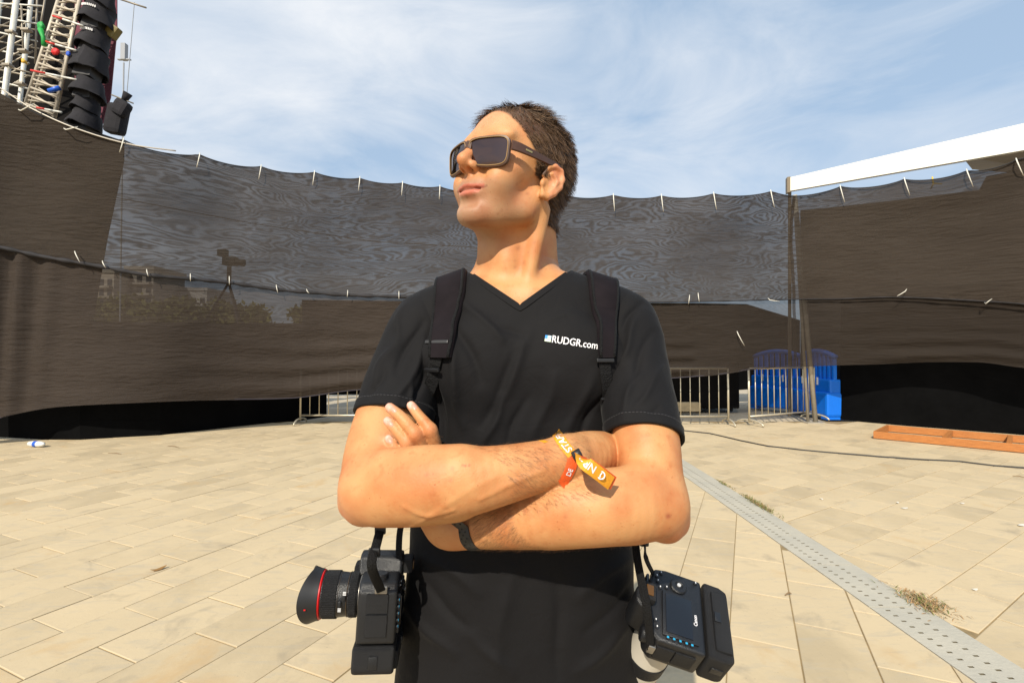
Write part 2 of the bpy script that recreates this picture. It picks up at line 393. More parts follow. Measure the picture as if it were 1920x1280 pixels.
for px, py, a, b, rz, lab in ((1696, 953, .035, .015, .2, 'larger white paper scrap in mid paving at right'), (1683, 943, .02, .012, .8, 'small white scrap beside the larger one'), (1804, 944, .02, .014, .1, 'white scrap on the third slab row at right'), (1540, 936, .012, .02, .3, 'tiny cream scrap near the far weeds'), (1915, 985, .04, .02, .5, 'white scrap at the right edge of the paving'), (1828, 1106, .018, .010, .2, 'small white scrap near the dry weed clump')):
    scrap('paper_scrap', px, py, oval(a, b, rz, .006, 7), (.62, .58, .50), lab, 'litter')
for px, py, l, rz, lab in ((325, 838, .30, -.5, 'longer dry twig on the paving by the left fence'), (215, 851, .22, -.2, 'shorter dry twig on the paving by the left fence'), (1478, 1116, .05, .4, 'tiny twig across a joint near the right camera'), (1912, 895, .12, -1.1, 'bent straw at the right edge of the paving')):
    c = G(px, py); mb = MB(); mb.tube([c + Vector((-l / 2 * math.cos(rz), -l / 2 * math.sin(rz), .008)), c + Vector((.01, .01, .014)), c + Vector((l / 2 * math.cos(rz), l / 2 * math.sin(rz), .007))], [.003, .005, .002], 6)
    tag(mb.build('dry_twig', mat('twig', (.22, .14, .07), .9)), lab, 'twig', 'litter on the paving')
# ------------------------------------------------------------------ shade nets
NETY = [(-160, 7.1), (0, 7.6), (150, 7.9), (300, 8.3), (450, 9.0), (600, 9.5), (750, 9.7), (960, 9.75), (1200, 9.5), (1370, 9.35), (1490, 9.7), (1570, 9.7), (1700, 9.1), (1920, 8.0), (2060, 7.4)]
TOP = [(-160, 92), (0, 176), (35, 193), (120, 228), (232, 262), (375, 290), (490, 312), (590, 323), (675, 334), (755, 343), (825, 350), (900, 358), (985, 364), (1065, 367), (1150, 366), (1240, 367), (1338, 363), (1445, 359), (1490, 360), (1575, 350), (1695, 336), (1812, 320), (1905, 300), (2060, 262)]
SEAM = [(-160, 440), (0, 464), (80, 481), (190, 500), (270, 515), (355, 523), (430, 530), (520, 543), (580, 548), (650, 553), (750, 556), (960, 564), (1230, 566), (1450, 562), (1490, 561), (1580, 560), (1680, 557), (1850, 565), (1920, 570), (2060, 585)]
HEM = [(-160, 835), (0, 784), (91, 765), (182, 757), (365, 750), (547, 747), (656, 733), (760, 727), (960, 722), (1250, 710), (1349, 702), (1415, 692), (1490, 688), (1568, 685), (1650, 683), (1750, 679), (1850, 680), (1905, 688), (2060, 705)]
TIES = [35, 120, 232, 375, 490, 590, 675, 755, 825, 905, 985, 1065, 1150, 1240, 1338, 1445, 1575, 1695, 1812, 1905]
def ltp(keys, x): return float(np.interp(x, [k[0] for k in keys], [k[1] for k in keys]))
def smo(keys, x): return spline(keys, x)
def sag(x):
    for a, b in zip(TIES[:-1], TIES[1:]):
        if a <= x <= b:
            t = (x - a) / (b - a); return 7.0 * (b - a) / 110 * (4 * t * (1 - t)) ** .8
    return 0
def net_material(name, op_lo, op_hi, moire, col=(.060, .050, .042)):
    m = bpy.data.materials.new(name); m.use_nodes = True; N, L = nodes_of(m); b = N['Principled BSDF']; out = N['Material Output']
    b.inputs['Roughness'].default_value = .8; b.inputs['Specular IOR Level'].default_value = .12
    uv = N.new('ShaderNodeUVMap')
    def M_(op, a, c=None):
        n = N.new('ShaderNodeMath'); n.operation = op
        for i, v in enumerate((a, c)):
            if v is None: continue
            if isinstance(v, (int, float)): n.inputs[i].default_value = v
            else: L.new(v, n.inputs[i])
        return n.outputs[0]
    def nz(scale, st, det, dist=0., rough=.5):
        mp = N.new('ShaderNodeMapping'); mp.inputs['Scale'].default_value = st; L.new(uv.outputs[0], mp.inputs[0])
        n = N.new('ShaderNodeTexNoise'); n.inputs['Scale'].default_value = scale; n.inputs['Detail'].default_value = det; n.inputs['Distortion'].default_value = dist; n.inputs['Roughness'].default_value = rough
        L.new(mp.outputs[0], n.inputs['Vector']); return n.outputs[0]
    ph = M_('ADD', M_('MULTIPLY', nz(.9, (.42, 1.7, 1), 3.5, .35, .5), 210.), M_('MULTIPLY', nz(5., (1, 1.6, 1), 3), 9.))
    st = M_('ADD', M_('MULTIPLY', M_('SINE', ph), .5), .5)
    amp = nz(1.1, (.6, 1.0, 1), 2)
    am = N.new('ShaderNodeMapRange'); am.inputs[1].default_value = .38; am.inputs[2].default_value = .62; L.new(amp, am.inputs[0])
    st = M_('MULTIPLY', st, M_('ADD', M_('MULTIPLY', am.outputs[0], .75), .25))
    cloud = nz(2.5, (.5, 2.2, 1), 4)
    thr = nz(260., (1, .25, 1), 2)                        # threads
    o = M_('ADD', M_('MULTIPLY', st, -moire), op_hi)
    o = M_('ADD', o, M_('MULTIPLY', M_('SUBTRACT', cloud, .5), op_lo - op_hi))
    o = M_('ADD', o, M_('MULTIPLY', M_('SUBTRACT', thr, .5), .10))
    cl = M_('MAXIMUM', M_('MINIMUM', o, .985), .3)
    cn = N.new('ShaderNodeMix'); cn.data_type = 'RGBA'; L.new(M_('ADD', M_('MULTIPLY', cloud, .6), M_('MULTIPLY', thr, .5)), cn.inputs[0])
    cn.inputs[6].default_value = (*[c * .62 for c in col], 1); cn.inputs[7].default_value = (*[c * 1.35 for c in col], 1); L.new(cn.outputs[2], b.inputs['Base Color'])
    tr = N.new('ShaderNodeBsdfTransparent'); mx = N.new('ShaderNodeMixShader'); L.new(cl, mx.inputs[0]); L.new(tr.outputs[0], mx.inputs[1]); L.new(b.outputs[0], mx.inputs[2])
    bp = N.new('ShaderNodeBump'); bp.inputs['Strength'].default_value = .8; bp.inputs['Distance'].default_value = .03
    L.new(nz(9., (.5, 2.4, 1), 5, .5), bp.inputs['Height']); L.new(bp.outputs[0], b.inputs['Normal'])
    L.new(mx.outputs[0], out.inputs[0]); return m
NETU = net_material('shade_net_double', .87, .950, .13, (.0380, .0290, .0220))
NETL = net_material('shade_net_low', .90, .925, .05, (.043, .033, .0265)); NETR = net_material('shade_net_thin', .70, .76, .05, (.033, .0255, .020))
def net_sheet(name, x0, x1, hi, lo, mtl, label, wr, dy=0.0, upper=True, step=8, rows=34):
    v, f, uvs = [], [], []
    nxs = int((x1 - x0) / step)
    for i in range(nxs + 1):
        x = x0 + (x1 - x0) * i / nxs; Y = smo(NETY, x) + dy
        a = smo(hi, x) + (sag(x) if upper else 0); b = smo(lo, x)
        for j in range(rows + 1):
            t = j / rows; y = a + (b - a) * t; p = P(x, y, Y)
            w = wr(x, t)
            p.y += w * 1.0 + .02 * noise.noise((p.x * 1.3, p.z * 3.0, 1.7)) + .012 * noise.noise((p.x * 4, p.z * 9, 4.1))
            v.append(p); uvs.append((p.x, p.z))
    for i in range(nxs):
        for j in range(rows):
            q = i * (rows + 1) + j; f.append((q, q + 1, q + rows + 2, q + rows + 1))
    me = mesh_from(name, v, f, True); ul = me.uv_layers.new(name='UVMap')
    for lp in me.loops: ul.data[lp.index].uv = uvs[lp.vertex_index]
    return tag(link(name, me, None, False, [mtl]), label, 'shade net')
def wr_up(x, t):
    k = 0
    for tx in TIES:
        d = (x - tx) / 26.; 
        if abs(d) < 3: k -= .03 * math.exp(-d * d) * max(0, 1 - t * 2.2)
    return k + .05 * math.sin(x * .018 + 3 * t) * math.sin(math.pi * t) + .10 * math.sin(math.pi * t)
def wr_low(x, t):
    e = max(0, (t - .35) / .65); w = .05 * math.sin(x * .011 + 2 * t) * t
    w += .055 * math.sin(t * 34 + .9 * math.sin(x * .008)) * max(0, min(1, (x - 330) / 260)) * (x < 1300) * e
    w += .05 * math.sin(t * 26 + x * .004) * max(0, min(1, (x - 1600) / 120)) * e
    w += .07 * math.sin(x * .11 + 2 * t) * math.exp(-((x - 20) / 70.) ** 2) * (1 - .5 * t)
    return w - .16 * t * max(0, 1 - abs(x - 200) / 500)
net_sheet('shade_net', -160, 1492, TOP, SEAM, NETU, 'long upper black shade net tied along the sky line left of the steel post', wr_up)
net_sheet('shade_net', 1486, 2060, TOP, SEAM, NETU, 'upper black shade net right of the steel post below the white tent beam', wr_up, .02)
net_sheet('shade_net', -160, 1100, SEAM, HEM, NETL, 'long lower black shade net sagging above the paving left of the man', wr_low, .03, False)
net_sheet('shade_net', 1094, 1492, SEAM, HEM, NETR, 'lower thin black shade net between the man and the steel post', wr_low, .04, False)
net_sheet('shade_net', 1486, 2060, SEAM, HEM, NETR, 'lower black shade net right of the steel post above the black tarp', wr_low, .05, False)
# rolled seam and top cord
def run(keys, x0, x1, dY, extra=0, step=6, s=False):
    return [P(x, smo(keys, x) + extra + (sag(x) if s else 0), smo(NETY, x) + dY) for x in np.arange(x0, x1 + 1, step)]
mb = MB(); pts = run(SEAM, -160, 2060, -.02)
mb.tube(pts, [(.030 if p.x < -1.5 else .011) * (1 + .35 * math.sin(i * .9) * math.sin(i * .23)) for i, p in enumerate(pts)], 8)
tag(mb.build('net_seam_roll', mat('net_roll', (.018, .016, .018), .8, var=.5, vscale=6), smooth=True), 'dark rolled seam of net bunched on a cord where upper and lower nets meet', 'rope')
mb = MB(); pts = run(TOP, -160, 2060, -.01, 0, 6, True); mb.tube(pts, .009, 6)
tag(mb.build('top_cord', mat('cord_black', (.02, .02, .022), .8), smooth=True), 'thin black cord along the top edge of the shade nets', 'rope')
mb = MB(); mb.tube([P(x, smo([(-160, 60), (20, 178), (60, 204), (140, 240), (240, 270), (330, 283)], x), smo(NETY, x) - .03) for x in range(-160, 331, 10)], .011, 6)
tag(mb.build('support_wire', mat('wire_pale', (.55, .50, .42), .5, metal=.4), smooth=True), 'pale support wire above the left net beneath the scaffold', 'wire')
mb = MB(); mb.tube([P(x, np.interp(x, [215, 480, 700, 900], [370, 420, 453, 464]), smo(NETY, x) + .22) for x in range(215, 901, 15)], .007, 6)
tag(mb.build('support_wire', mat('wire_pale', (.55, .50, .42), .5), smooth=True), 'thin grey wire seen through the upper net left of the man', 'wire')
mb = MB(); mb.tube(run(HEM, -160, 1490, .0, -1), .008, 6); tag(mb.build('hem_cord', mat('cord_violet', (.030, .026, .040), .7), smooth=True), 'thin violet cord in the bottom hem of the lower nets', 'rope')
TM = mat('tie_white', (.72, .69, .60), .5)
def tie(px, py, dx, dy, lab, dep=-.05, w=.009):
    Y = smo(NETY, px) + dep; a = P(px, py - 3, Y + .03); b = P(px + dx * .15, py + dy * .1, Y - .02); c = P(px + dx * .6, py + dy * .6, Y - .03); d = P(px + dx, py + dy, Y - .01)
    mb = MB(); mb.tube([a, b, c, d], [w, w, w * .8, w * .6], 6); o = mb.build('cable_tie', TM, smooth=True)
    tag(o, lab, 'cable tie', 'white ties on the nets')
near_ = {35: 'in front of the scaffold poles', 120: 'below the lattice tower', 232: 'where the dark stage edge meets the net', 375: 'first right of the stage', 490: 'with a pale tag, second right of the stage', 590: 'third right of the stage', 675: 'fourth right of the stage', 755: 'fifth right of the stage', 825: 'just left of the man\'s sunglasses', 1150: 'first right of the man\'s head', 1240: 'second right of the man\'s head', 1338: 'third right of the man\'s head', 1445: 'just left of the white beam end', 1575: 'first below the white tent beam', 1695: 'second below the white tent beam', 1812: 'at the end of the tent canopy', 1905: 'at the right edge under the canopy'}
for x in TIES:
    if x not in near_: continue
    sl = {35: (28, -14), 120: (26, -6)}.get(x)
    y = smo(TOP, x)
    if sl: tie(x, y + 16, sl[0], sl[1], 'white tie on the net top edge ' + near_[x])
    else:
        l = 30 if x > 1000 else 24; tie(x, y, (-.012 * (960 - x)) * .9 if x < 960 else (x - 1000) * .016, l, 'white tie on the net top edge ' + near_[x])
for x, y, dx, dy, lab in ((140, 474, 10, 18, 'farthest left'), (192, 492, 6, 10, 'second from the left'), (275, 508, 3, 10, 'third from the left'), (357, 516, 0, 11, 'fourth from the left'), (430, 521, 0, 13, 'below the television camera'), (518, 537, 3, 12, 'sixth from the left'), (575, 545, 5, 5, 'seventh from the left'), (652, 547, -1, 10, 'eighth from the left'), (748, 549, 0, 12, 'beside the man\'s shoulder'), (1293, 556, -2, 14, 'left of a close pair'), (1309, 552, 2, 14, 'right of a close pair'), (1440, 562, 22, 3, 'at the open flap near the steel post'), (1700, 545, -18, 10, 'curling over the right seam'), (1846, 570, 14, -10, 'knotted at the far right'), (1382, 624, 14, 24, 'on the flap above the crowd barrier')):
    tie(x, y, dx, dy, 'white tie on the middle net seam, ' + lab, -.07, .007)
mb = MB(); q = [P(1748, 332, 9.0), P(1750, 345, 8.95), P(1745, 354, 8.95)]; mb.tube(q, .012, 6); mb.tube([P(1750, 344, 8.95), P(1766, 345, 8.95)], .011, 6)
tag(mb.build('yellow_tie', mat('tie_yellow', (.75, .5, .03), .5), smooth=True), 'yellow tie on the net top edge under the white beam', 'cable tie')
# ------------------------------------------------------------------ behind the nets
BLK = mat('black_tarp', (.0028, .0028, .003), .9, spec=.06, var=.4, vscale=2, bump=.4, bscale=3)
DRK = mat('stage_black', (.010, .009, .0085), .9, spec=.08, var=.3, vscale=1.2)
def sheet(name, cols, mtl, label, cat, thick=.02, parent=None, rows=6, wave=.0):
    "cols: (px, y_top, y_bottom, Y)"
    v, f = [], []; n = len(cols)
    for k in (0, 1):
        for (x, a, b, Y) in cols:
            for j in range(rows + 1):
                p = P(x, a + (b - a) * j / rows, Y); p.y += k * thick + wave * math.sin(x * .05 + j); v.append(p)
    r1 = rows + 1
    for k in (0, 1):
        for i in range(n - 1):
            for j in range(rows):
                q = k * n * r1 + i * r1 + j; f.append((q, q + 1, q + r1 + 1, q + r1))
    o = n * r1
    for i in range(n - 1):
        for j in (0, rows): f.append((i * r1 + j, (i + 1) * r1 + j, o + (i + 1) * r1 + j, o + i * r1 + j))
    for i in (0, n - 1):
        for j in range(rows): f.append((i * r1 + j, i * r1 + j + 1, o + i * r1 + j + 1, o + i * r1 + j))
    mb = MB(); mb.v = v; mb.f = f; ob = mb.build(name, mtl, parent)
    if parent is None: tag(ob, label, cat)
    return ob
def gy(px, Y): return 640 - F * math.tan(math.atan2(-HC, Y) - PIT)
def gb(Y): return 640 + F * math.tan(math.atan2(HC, Y) + PIT)      # pixel row of the ground at distance Y (centre column)
sheet('stage_skirt', [(-200, 590, 812, 8.15), (0, 598, 819, 8.1), (150, 602, 828, 8.1), (300, 604, 825, 8.55), (430, 606, 807, 9.45), (560, 606, 789, 10.5), (612, 606, 781, 11.1)], BLK, 'black cloth skirt hanging behind the lower net at left', 'tarp', .02, None, 8)
sheet('stage_skirt', [(566, 562, 740, 13.2), (900, 566, 738, 13.4), (1300, 568, 736, 14.2), (1400, 570, 730, 14.6), (1500, 600, 730, 15.0)], BLK, 'black cloth hung behind the lower net on both sides of the man', 'tarp', .02, None, 6)
sheet('stage_drape', [(-240, 100, 640, 9.2), (60, 205, 640, 9.3), (120, 228, 640, 9.4), (166, 243, 640, 9.5), (200, 254, 445, 9.56), (231, 264, 300, 9.6)], DRK, 'dark drape covering the stage side behind the left net', 'drape', .03, None, 6)
sheet('tarp_wall', [(1577, 560, 786, 10.5), (1700, 550, 799, 9.65), (1920, 540, 817, 8.55), (2080, 535, 833, 7.8)], BLK, 'black tarp wall standing under the right nets behind the timber frame', 'tarp', .02, None, 6, .01)
for c, s_, lab in (((4.2, 12.6, .95), (2.3, 1.2, 1.75), 'large dark case behind the crowd barrier right of the man'), ((1.6, 12.9, .9), (3.0, 1.2, 1.7), 'large dark case hidden mostly behind the man')):
    r_ = empty('equipment_case', (c[0], c[1], 0)); tag(r_, lab, 'equipment case', 'dark cases behind the nets')
    mb = MB(); mb.box(c, s_, bev=.03); mb.build('box', DRK, r_)
    for sx in (-1, 1):
        for sy in (-1, 1):
            mb = MB(); mb.tube([(c[0] + sx * (s_[0] / 2 - .15), c[1] + sy * .45, 0), (c[0] + sx * (s_[0] / 2 - .15), c[1] + sy * .45, .09)], .05, 10); mb.build('castor', mat('rubber', (.02, .02, .02), .8), r_)
mb = MB(); mb.box((3.6, 11.6, .16), (1.3, .22, .2), bev=.01); tag(mb.build('timber_beam', mat('pale_timber', (.42, .33, .2), .8, var=.2, vscale=6)), 'pale timber beam lying behind the crowd barrier', 'timber')
mb = MB(); a, b = P(392, 776, 9.9), P(545, 767, 10.6); d = (b - a).normalized(); mb.tube([a, b], .035, 6); 
tag(mb.build('timber_plank', mat('pale_timber', (.42, .33, .2), .8)), 'pale plank in the shadow under the left net', 'timber')
# steel posts carrying the nets
PM = mat('galvanised', (.40, .36, .29), .55, metal=.3, var=.15, vscale=6)
pr = empty('steel_post', G(1530, 781)); tag(pr, 'leaning steel net post behind the right nets beside the blue barriers', 'post')
Yp = 10.05; Bp, Tp = P(1529, 779, Yp), P(1490, 366, Yp); Bp.z = 0
mb = MB(); mb.tube([Bp, Tp], .045, 10); mb.build('post_tube', PM, pr, True)
mb = MB(); mb.tube([Bp + Vector((-.13, .03, 0)), Tp + Vector((.02, .03, -.3))], .028, 10); mb.build('brace_tube', PM, pr, True)
mb = MB(); mb.box((Bp.x - .05, Bp.y, .012), (.34, .24, .024)); mb.build('base_plate', PM, pr)
# crowd barriers
ST = mat('barrier_steel', (.56, .50, .38), .42, metal=.55, var=.12, vscale=10)
def crowd_barrier(L_, nb):
    r_ = empty('crowd_barrier')
    def tb(nm, pts, rad): mb = MB(); mb.tube(pts, rad, 8); return mb.build(nm, ST, r_, True, local=True)
    tb('bottom_rail', [(.02, 0, .17), (L_ - .02, 0, .17)], .017); tb('top_rail', [(.02, 0, 1.08), (L_ - .02, 0, 1.08)], .019)
    for x in (0, L_):
        tb('end_post', [(x, 0, .08), (x, 0, 1.08)], .020)
        arc = [(x, .30 * math.cos(a), .012 + .10 * math.sin(a)) for a in np.linspace(0, math.pi, 13)]; tb('foot', arc, .016)
    for i in range(1, nb): tb('bar', [(L_ * i / nb, 0, .17), (L_ * i / nb, 0, 1.08)], .0095)
    return r_
def copy_tree(o, parent=None):
    c = o.copy(); COL.objects.link(c); c.parent = parent
    for ch in o.children: copy_tree(ch, c)
    return c
def place(o, a, b):
    a = Vector((a.x, a.y, 0)); b = Vector((b.x, b.y, 0)); o.location = a; o.rotation_euler = (0, 0, math.atan2(b.y - a.y, b.x - a.x))
cb0 = crowd_barrier(2.0, 11)
specs = [((1366, 9.75), (1163, 9.75), 'steel crowd barrier under the net directly right of the man'), ((1405, 9.7), (1526, 10.6), 'steel crowd barrier in front of the blue plastic barriers'), ((563, 9.9), (800, 9.9), 'steel crowd barrier under the net left of the man')]
for k, (a, b, lab) in enumerate(specs):
    o = cb0 if k == 0 else copy_tree(cb0); pa, pb = P(a[0], 790, a[1]), P(b[0], 790, b[1]); place(o, pa, pb); tag(o, lab, 'barrier', 'steel crowd barriers')
# blue plastic barriers
BL = mat('blue_plastic', (.002, .15, .70), .38, var=.1, vscale=2)
def blue_barrier():
    r_ = empty('plastic_barrier'); L_ = 1.35; h = 1.45
    mb = MB(); mb.box((L_ / 2, 0, .31), (L_, .42, .50), bev=.05); mb.build('base_tank', BL, r_, local=True)
    mb = MB(); mb.box((L_ / 2, 0, .68), (L_ - .04, .26, .30), bev=.04); mb.build('upper_tank', BL, r_, local=True)
    for x in (.12, L_ - .12):
        mb = MB(); mb.box((x, 0, .03), (.2, .40, .06), bev=.01); mb.build('foot', BL, r_, local=True)
    for i in range(9):
        x = .07 + i * (L_ - .14) / 8; top = h - .14 * (2 * x / L_ - 1) ** 2 - .03
        mb = MB(); mb.box((x, 0, (.80 + top) / 2), (.07, .07, top - .80), bev=.008); mb.build('slat', BL, r_, local=True)
    arch = [(x, 0, h - .14 * (2 * x / L_ - 1) ** 2 - .03) for x in np.linspace(0.02, L_ - .02, 13)]
    mb = MB(); mb.tube(arch, .055, 8); mb.build('top_rail', BL, r_, True, local=True)
    for x in (.36, .92):
        mb = MB(); mb.box((x, -.135, .78), (.045, .012, .16)); mb.build('reflector', mat('white_plastic', (.75, .75, .72), .4), r_, local=True)
    return r_
bb = blue_barrier(); b2 = copy_tree(bb)
place(bb, P(1414, 770, 13.0), P(1494, 776, 11.95)); place(b2, P(1499, 770, 11.85), P(1558, 780, 10.7))
for o, l in ((bb, 'blue plastic barrier with slatted arched top left of the steel post'), (b2, 'blue plastic barrier right of the steel post against the black tarp')):
    tag(o, l, 'barrier', 'blue plastic barriers')
# television camera on tripod behind the net
tv = empty('television_camera', G(432, 760)); tag(tv, 'dark television camera on a tripod silhouetted behind the left net', 'camera')
Yt = 12.0; TVM = mat('tv_black', (.015, .015, .016), .6)
mb = MB(); c = P(432, 490, Yt); mb.box(c, (.30, .2, .20), bev=.02); mb.build('camera_body', TVM, tv)
mb = MB(); mb.box(P(418, 474, Yt), (.20, .16, .16), bev=.02); mb.build('viewfinder', TVM, tv)
mb = MB(); mb.tube([P(440, 491, Yt), P(458, 493, Yt)], [.07, .085], 12); mb.build('lens', TVM, tv)
mb = MB(); mb.tube([P(430, 500, Yt), P(429, 535, Yt)], .05, 8); mb.build('tripod_head', TVM, tv)
for x, dy in ((398, -.3), (455, -.2), (428, .6)):
    mb = MB(); e = P(x, 606, Yt); e.y += dy; b = P(429, 530, Yt); e = b + (e - b) * (b.z / (b.z - e.z)); mb.tube([b, e], .028, 6); mb.build('tripod_leg', TVM, tv)
# apartment blocks and trees beyond
FB = [mat('facade_a', (.50, .44, .36), .8), mat('facade_b', (.42, .38, .33), .8), mat('facade_c', (.48, .46, .44), .8)]
GLS = mat('dark_glass', (.05, .06, .07), .15)
def block(x0, x1, top, Y, mtl, nfl, nwin, lab):
    a = P(x0, top, Y); b = P(x1, top, Y); w = b.x - a.x; h = a.z
    r_ = empty('apartment_block', ((a.x + b.x) / 2, Y, 0)); tag(r_, lab, 'building', 'apartment blocks beyond the nets')
    mb = MB(); mb.box(((a.x + b.x) / 2, Y + 6, h / 2), (w, 12, h)); mb.build('wall', mtl, r_)
    mb = MB(); mb.box(((a.x + b.x) / 2, Y + 6, h + .4), (w + .6, 12.6, .8)); mb.build('roof', mtl, r_)
    for i in range(nfl):
        z = 3.0 + i * (h - 4) / nfl
        for k in range(nwin):
            x = a.x + w * (k + .5) / nwin
            mb = MB(); mb.box((x, Y - .03, z + 1.2), (w / nwin * .55, .12, 1.5)); mb.build('window', GLS, r_)
        mb = MB(); mb.box(((a.x + b.x) / 2, Y - .55, z), (w * .9, 1.1, .5)); mb.build('balcony', mtl, r_)
block(168, 214, 512, 120, FB[0], 7, 3, 'pale apartment block seen through the net nearest the stage')
block(236, 288, 505, 125, FB[1], 7, 3, 'brownish apartment block seen through the net in the middle of three')
block(322, 388, 545, 135, FB[2], 5, 4, 'low grey apartment block seen through the net left of the television camera')
LEAFM = mat('leaf_olive', (.16, .15, .03), .7, var=.4, vscale=2.)
def tree(px, Y, top, wid, lab):
    base = G(px, gb(Y)); base = Vector((P(px, 600, Y).x, Y, 0)); h = P(px, top, Y).z; r_ = empty('tree', base); tag(r_, lab, 'tree', 'trees beyond the nets')
    mb = MB(); mb.tube([base, base + Vector((.1, 0, h * .3)), base + Vector((-.1, .1, h * .7))], [.25, .2, .08], 8)
    for k in range(4):
        an = k * 1.6; mb.tube([base + Vector((0, 0, h * .35)), base + Vector((math.cos(an) * wid * .35, math.sin(an) * wid * .35, h * .65))], [.1, .03], 6)
    mb.build('trunk', mat('bark', (.10, .075, .05), .9), r_)
    n = 2600; c = MB(); cl = [(random.gauss(0, .33) * wid, random.gauss(0, .33) * wid, h * random.uniform(.38, .92)) for _ in range(22)]
    for i in range(n):
        q = random.choice(cl); p = base + Vector((q[0] + random.gauss(0, .13) * wid, q[1] + random.gauss(0, .13) * wid, q[2] + random.gauss(0, .06) * h))
        a = Vector((random.gauss(0, 1), random.gauss(0, 1), random.gauss(0, 1))).normalized(); b = a.orthogonal().normalized(); s_ = .09 * wid * random.uniform(.6, 1.3)
        c.add([p, p + a * s_ + b * s_ * .5, p + a * 2 * s_, p + a * s_ - b * s_ * .5], [(0, 1, 2, 3)])
    me = mesh_from('crown', c.v, c.f); link('crown', me, r_, False, [LEAFM])
for px, Y, top, w, lab in ((182, 55, 566, 3.2, 'olive tree below the nearest apartment block'), (265, 52, 566, 3.6, 'olive tree below the middle apartment block'), (335, 50, 560, 3.8, 'olive tree left of the television camera'), (395, 54, 566, 3.2, 'olive tree behind the tripod'), (480, 50, 572, 3.4, 'olive tree right of the tripod'), (590, 52, 574, 3.0, 'small olive tree farther right behind the net')):
    tree(px, Y, top, w, lab)
# ------------------------------------------------------------------ white marquee at right
tent = empty('marquee_tent', (8, 11, 0)); tag(tent, 'white marquee with a sloping fascia beam over the right net', 'tent')
TW = mat('tent_white', (.80, .78, .70), .55, var=.05, vscale=1.5)
def slab(pts_front, th, d):
    n = len(pts_front); v = [Vector(p) for p in pts_front] + [Vector(p) + Vector(d) * th for p in pts_front]
    f = [tuple(range(n)), tuple(range(n, 2 * n))[::-1]] + [(i, (i + 1) % n, n + (i + 1) % n, n + i) for i in range(n)]
    mb = MB(); mb.add(v, f); return mb
Ya, Yb = 11.4, 8.2
slab([P(1480, 333, Ya), P(2090, 192, Yb), P(2090, 252, Yb), P(1480, 358, Ya)], .12, (.25, .9, 0)).build('fascia_beam', TW, tent)
slab([P(1476, 332, Ya - .02), P(1482, 331, Ya - .02), P(1482, 360, Ya - .02), P(1476, 361, Ya - .02)], .16, (.25, .9, 0)).build('beam_end_cap', mat('cap_brown', (.22, .17, .11), .6), tent)
slab([P(1803, 293, 9.75), P(2090, 250, 8.25), P(2090, 340, 11.0), P(1823, 318, 12.2)], .03, (0, 0, 1)).build('canopy', mat('canopy_grey', (.20, .165, .125), .8, var=.25, vscale=4, stretch=(6, 1, 1)), tent)
slab([P(1480, 360, Ya + .1), P(1484, 360, Ya + .1), P(1484, 780, Ya + .1), P(1480, 780, Ya + .1)], .06, (0, 1, 0)).build('leg', mat('cap_brown', (.22, .17, .11), .6), tent)
sheet('side_wall', [(1502, 394, 775, 11.6), (1560, 389, 775, 11.3), (1700, 373, 780, 10.6), (1838, 356, 790, 9.9), (1852, 330, 792, 9.8), (1920, 318, 800, 9.4), (2085, 300, 820, 8.6)], mat('tent_dark_wall', (.035, .031, .028), .9, var=.3, vscale=1), None, None, .03, tent)
# ------------------------------------------------------------------ stage equipment above the left net
YS = 10.2; px2m = YS / F
PW_ = mat('scaffold_white', (.66, .64, .57), .5, metal=.2, var=.12, vscale=5); PY_ = mat('scaffold_yellow', (.75, .42, .03), .5); GALV = mat('scaffold_galv', (.30, .26, .20), .5, metal=.4, var=.2, vscale=4)
sc_ = empty('scaffold_tower', Vector((P(20, 600, YS).x, YS, 0))); tag(sc_, 'white scaffold poles with yellow bands at the left edge', 'scaffold')
def pole(nm, a, b, r, m, Y=YS, parent=sc_, ground=False, n=8):
    A, B = P(*a, Y), P(*b, Y)
    if ground: A = B + (A - B) * (B.z / (B.z - A.z)) if abs(B.z - A.z) > .1 else A
    mb = MB(); mb.tube([A, B], r, n); return mb.build(nm, m, parent, True)
p1 = pole('pole', (8, 183), (33, -20), .050, PW_, ground=True); p2 = pole('pole', (37, 191), (60.5, -20), .042, PW_, YS + .4, ground=True); pole('pole', (-22, 183), (3, -20), .045, PW_, YS + .5, ground=True)
for yb in (13, 35): pole('yellow_band', (30.5 - yb * .123 - .5, yb - 4), (30.5 - yb * .123 + .5, yb + 4 - 8.5), .053, PY_)
pole('yellow_band', (45, 112), (45.8, 120), .046, PY_, YS + .4); pole('yellow_band', (2, 228), (3, 222), .053, PY_)
for (xa, ya, xb, yb, c) in ((-15, 30, 75, 46, PW_), (-15, 58, 70, 78, PW_), (-15, 92, 66, 110, PW_), (-15, 118, 62, 138, GALV), (-20, 60, 60, 22, GALV), (-20, 106, 60, 66, GALV), (-20, 160, 55, 118, GALV), (-15, 150, 58, 168, PW_), (-15, 172, 52, 186, GALV), (-15, 10, 78, 24, GALV), (-15, 138, 62, 96, GALV), (40, 10, 44, 100, GALV), (-15, 210, 20, 214, GALV), (-15, 232, 14, 240, PW_), (-10, 80, 70, 30, GALV), (-15, 46, 80, 58, GALV), (-15, 76, 74, 92, GALV), (-15, 128, 70, 146, GALV), (-15, 22, 70, -14, GALV), (-20, 128, 62, 84, GALV), (-20, 184, 56, 140, GALV), (-15, 6, 80, 12, PW_), (70, -10, 66, 120, GALV), (86, -10, 74, 60, GALV)):
    pole('ledger', (xa, ya), (xb, yb), .018, c, YS + .25 + random.uniform(0, .5), n=6)
for x, y in ((21, 61), (15, 123), (8, 182), (50, 57), (44, 96), (39, 158), (2, 240)):
    mb = MB(); mb.box(P(x, y, YS - .02), (.16, .12, .05), bev=.01); mb.build('coupler', GALV, sc_)
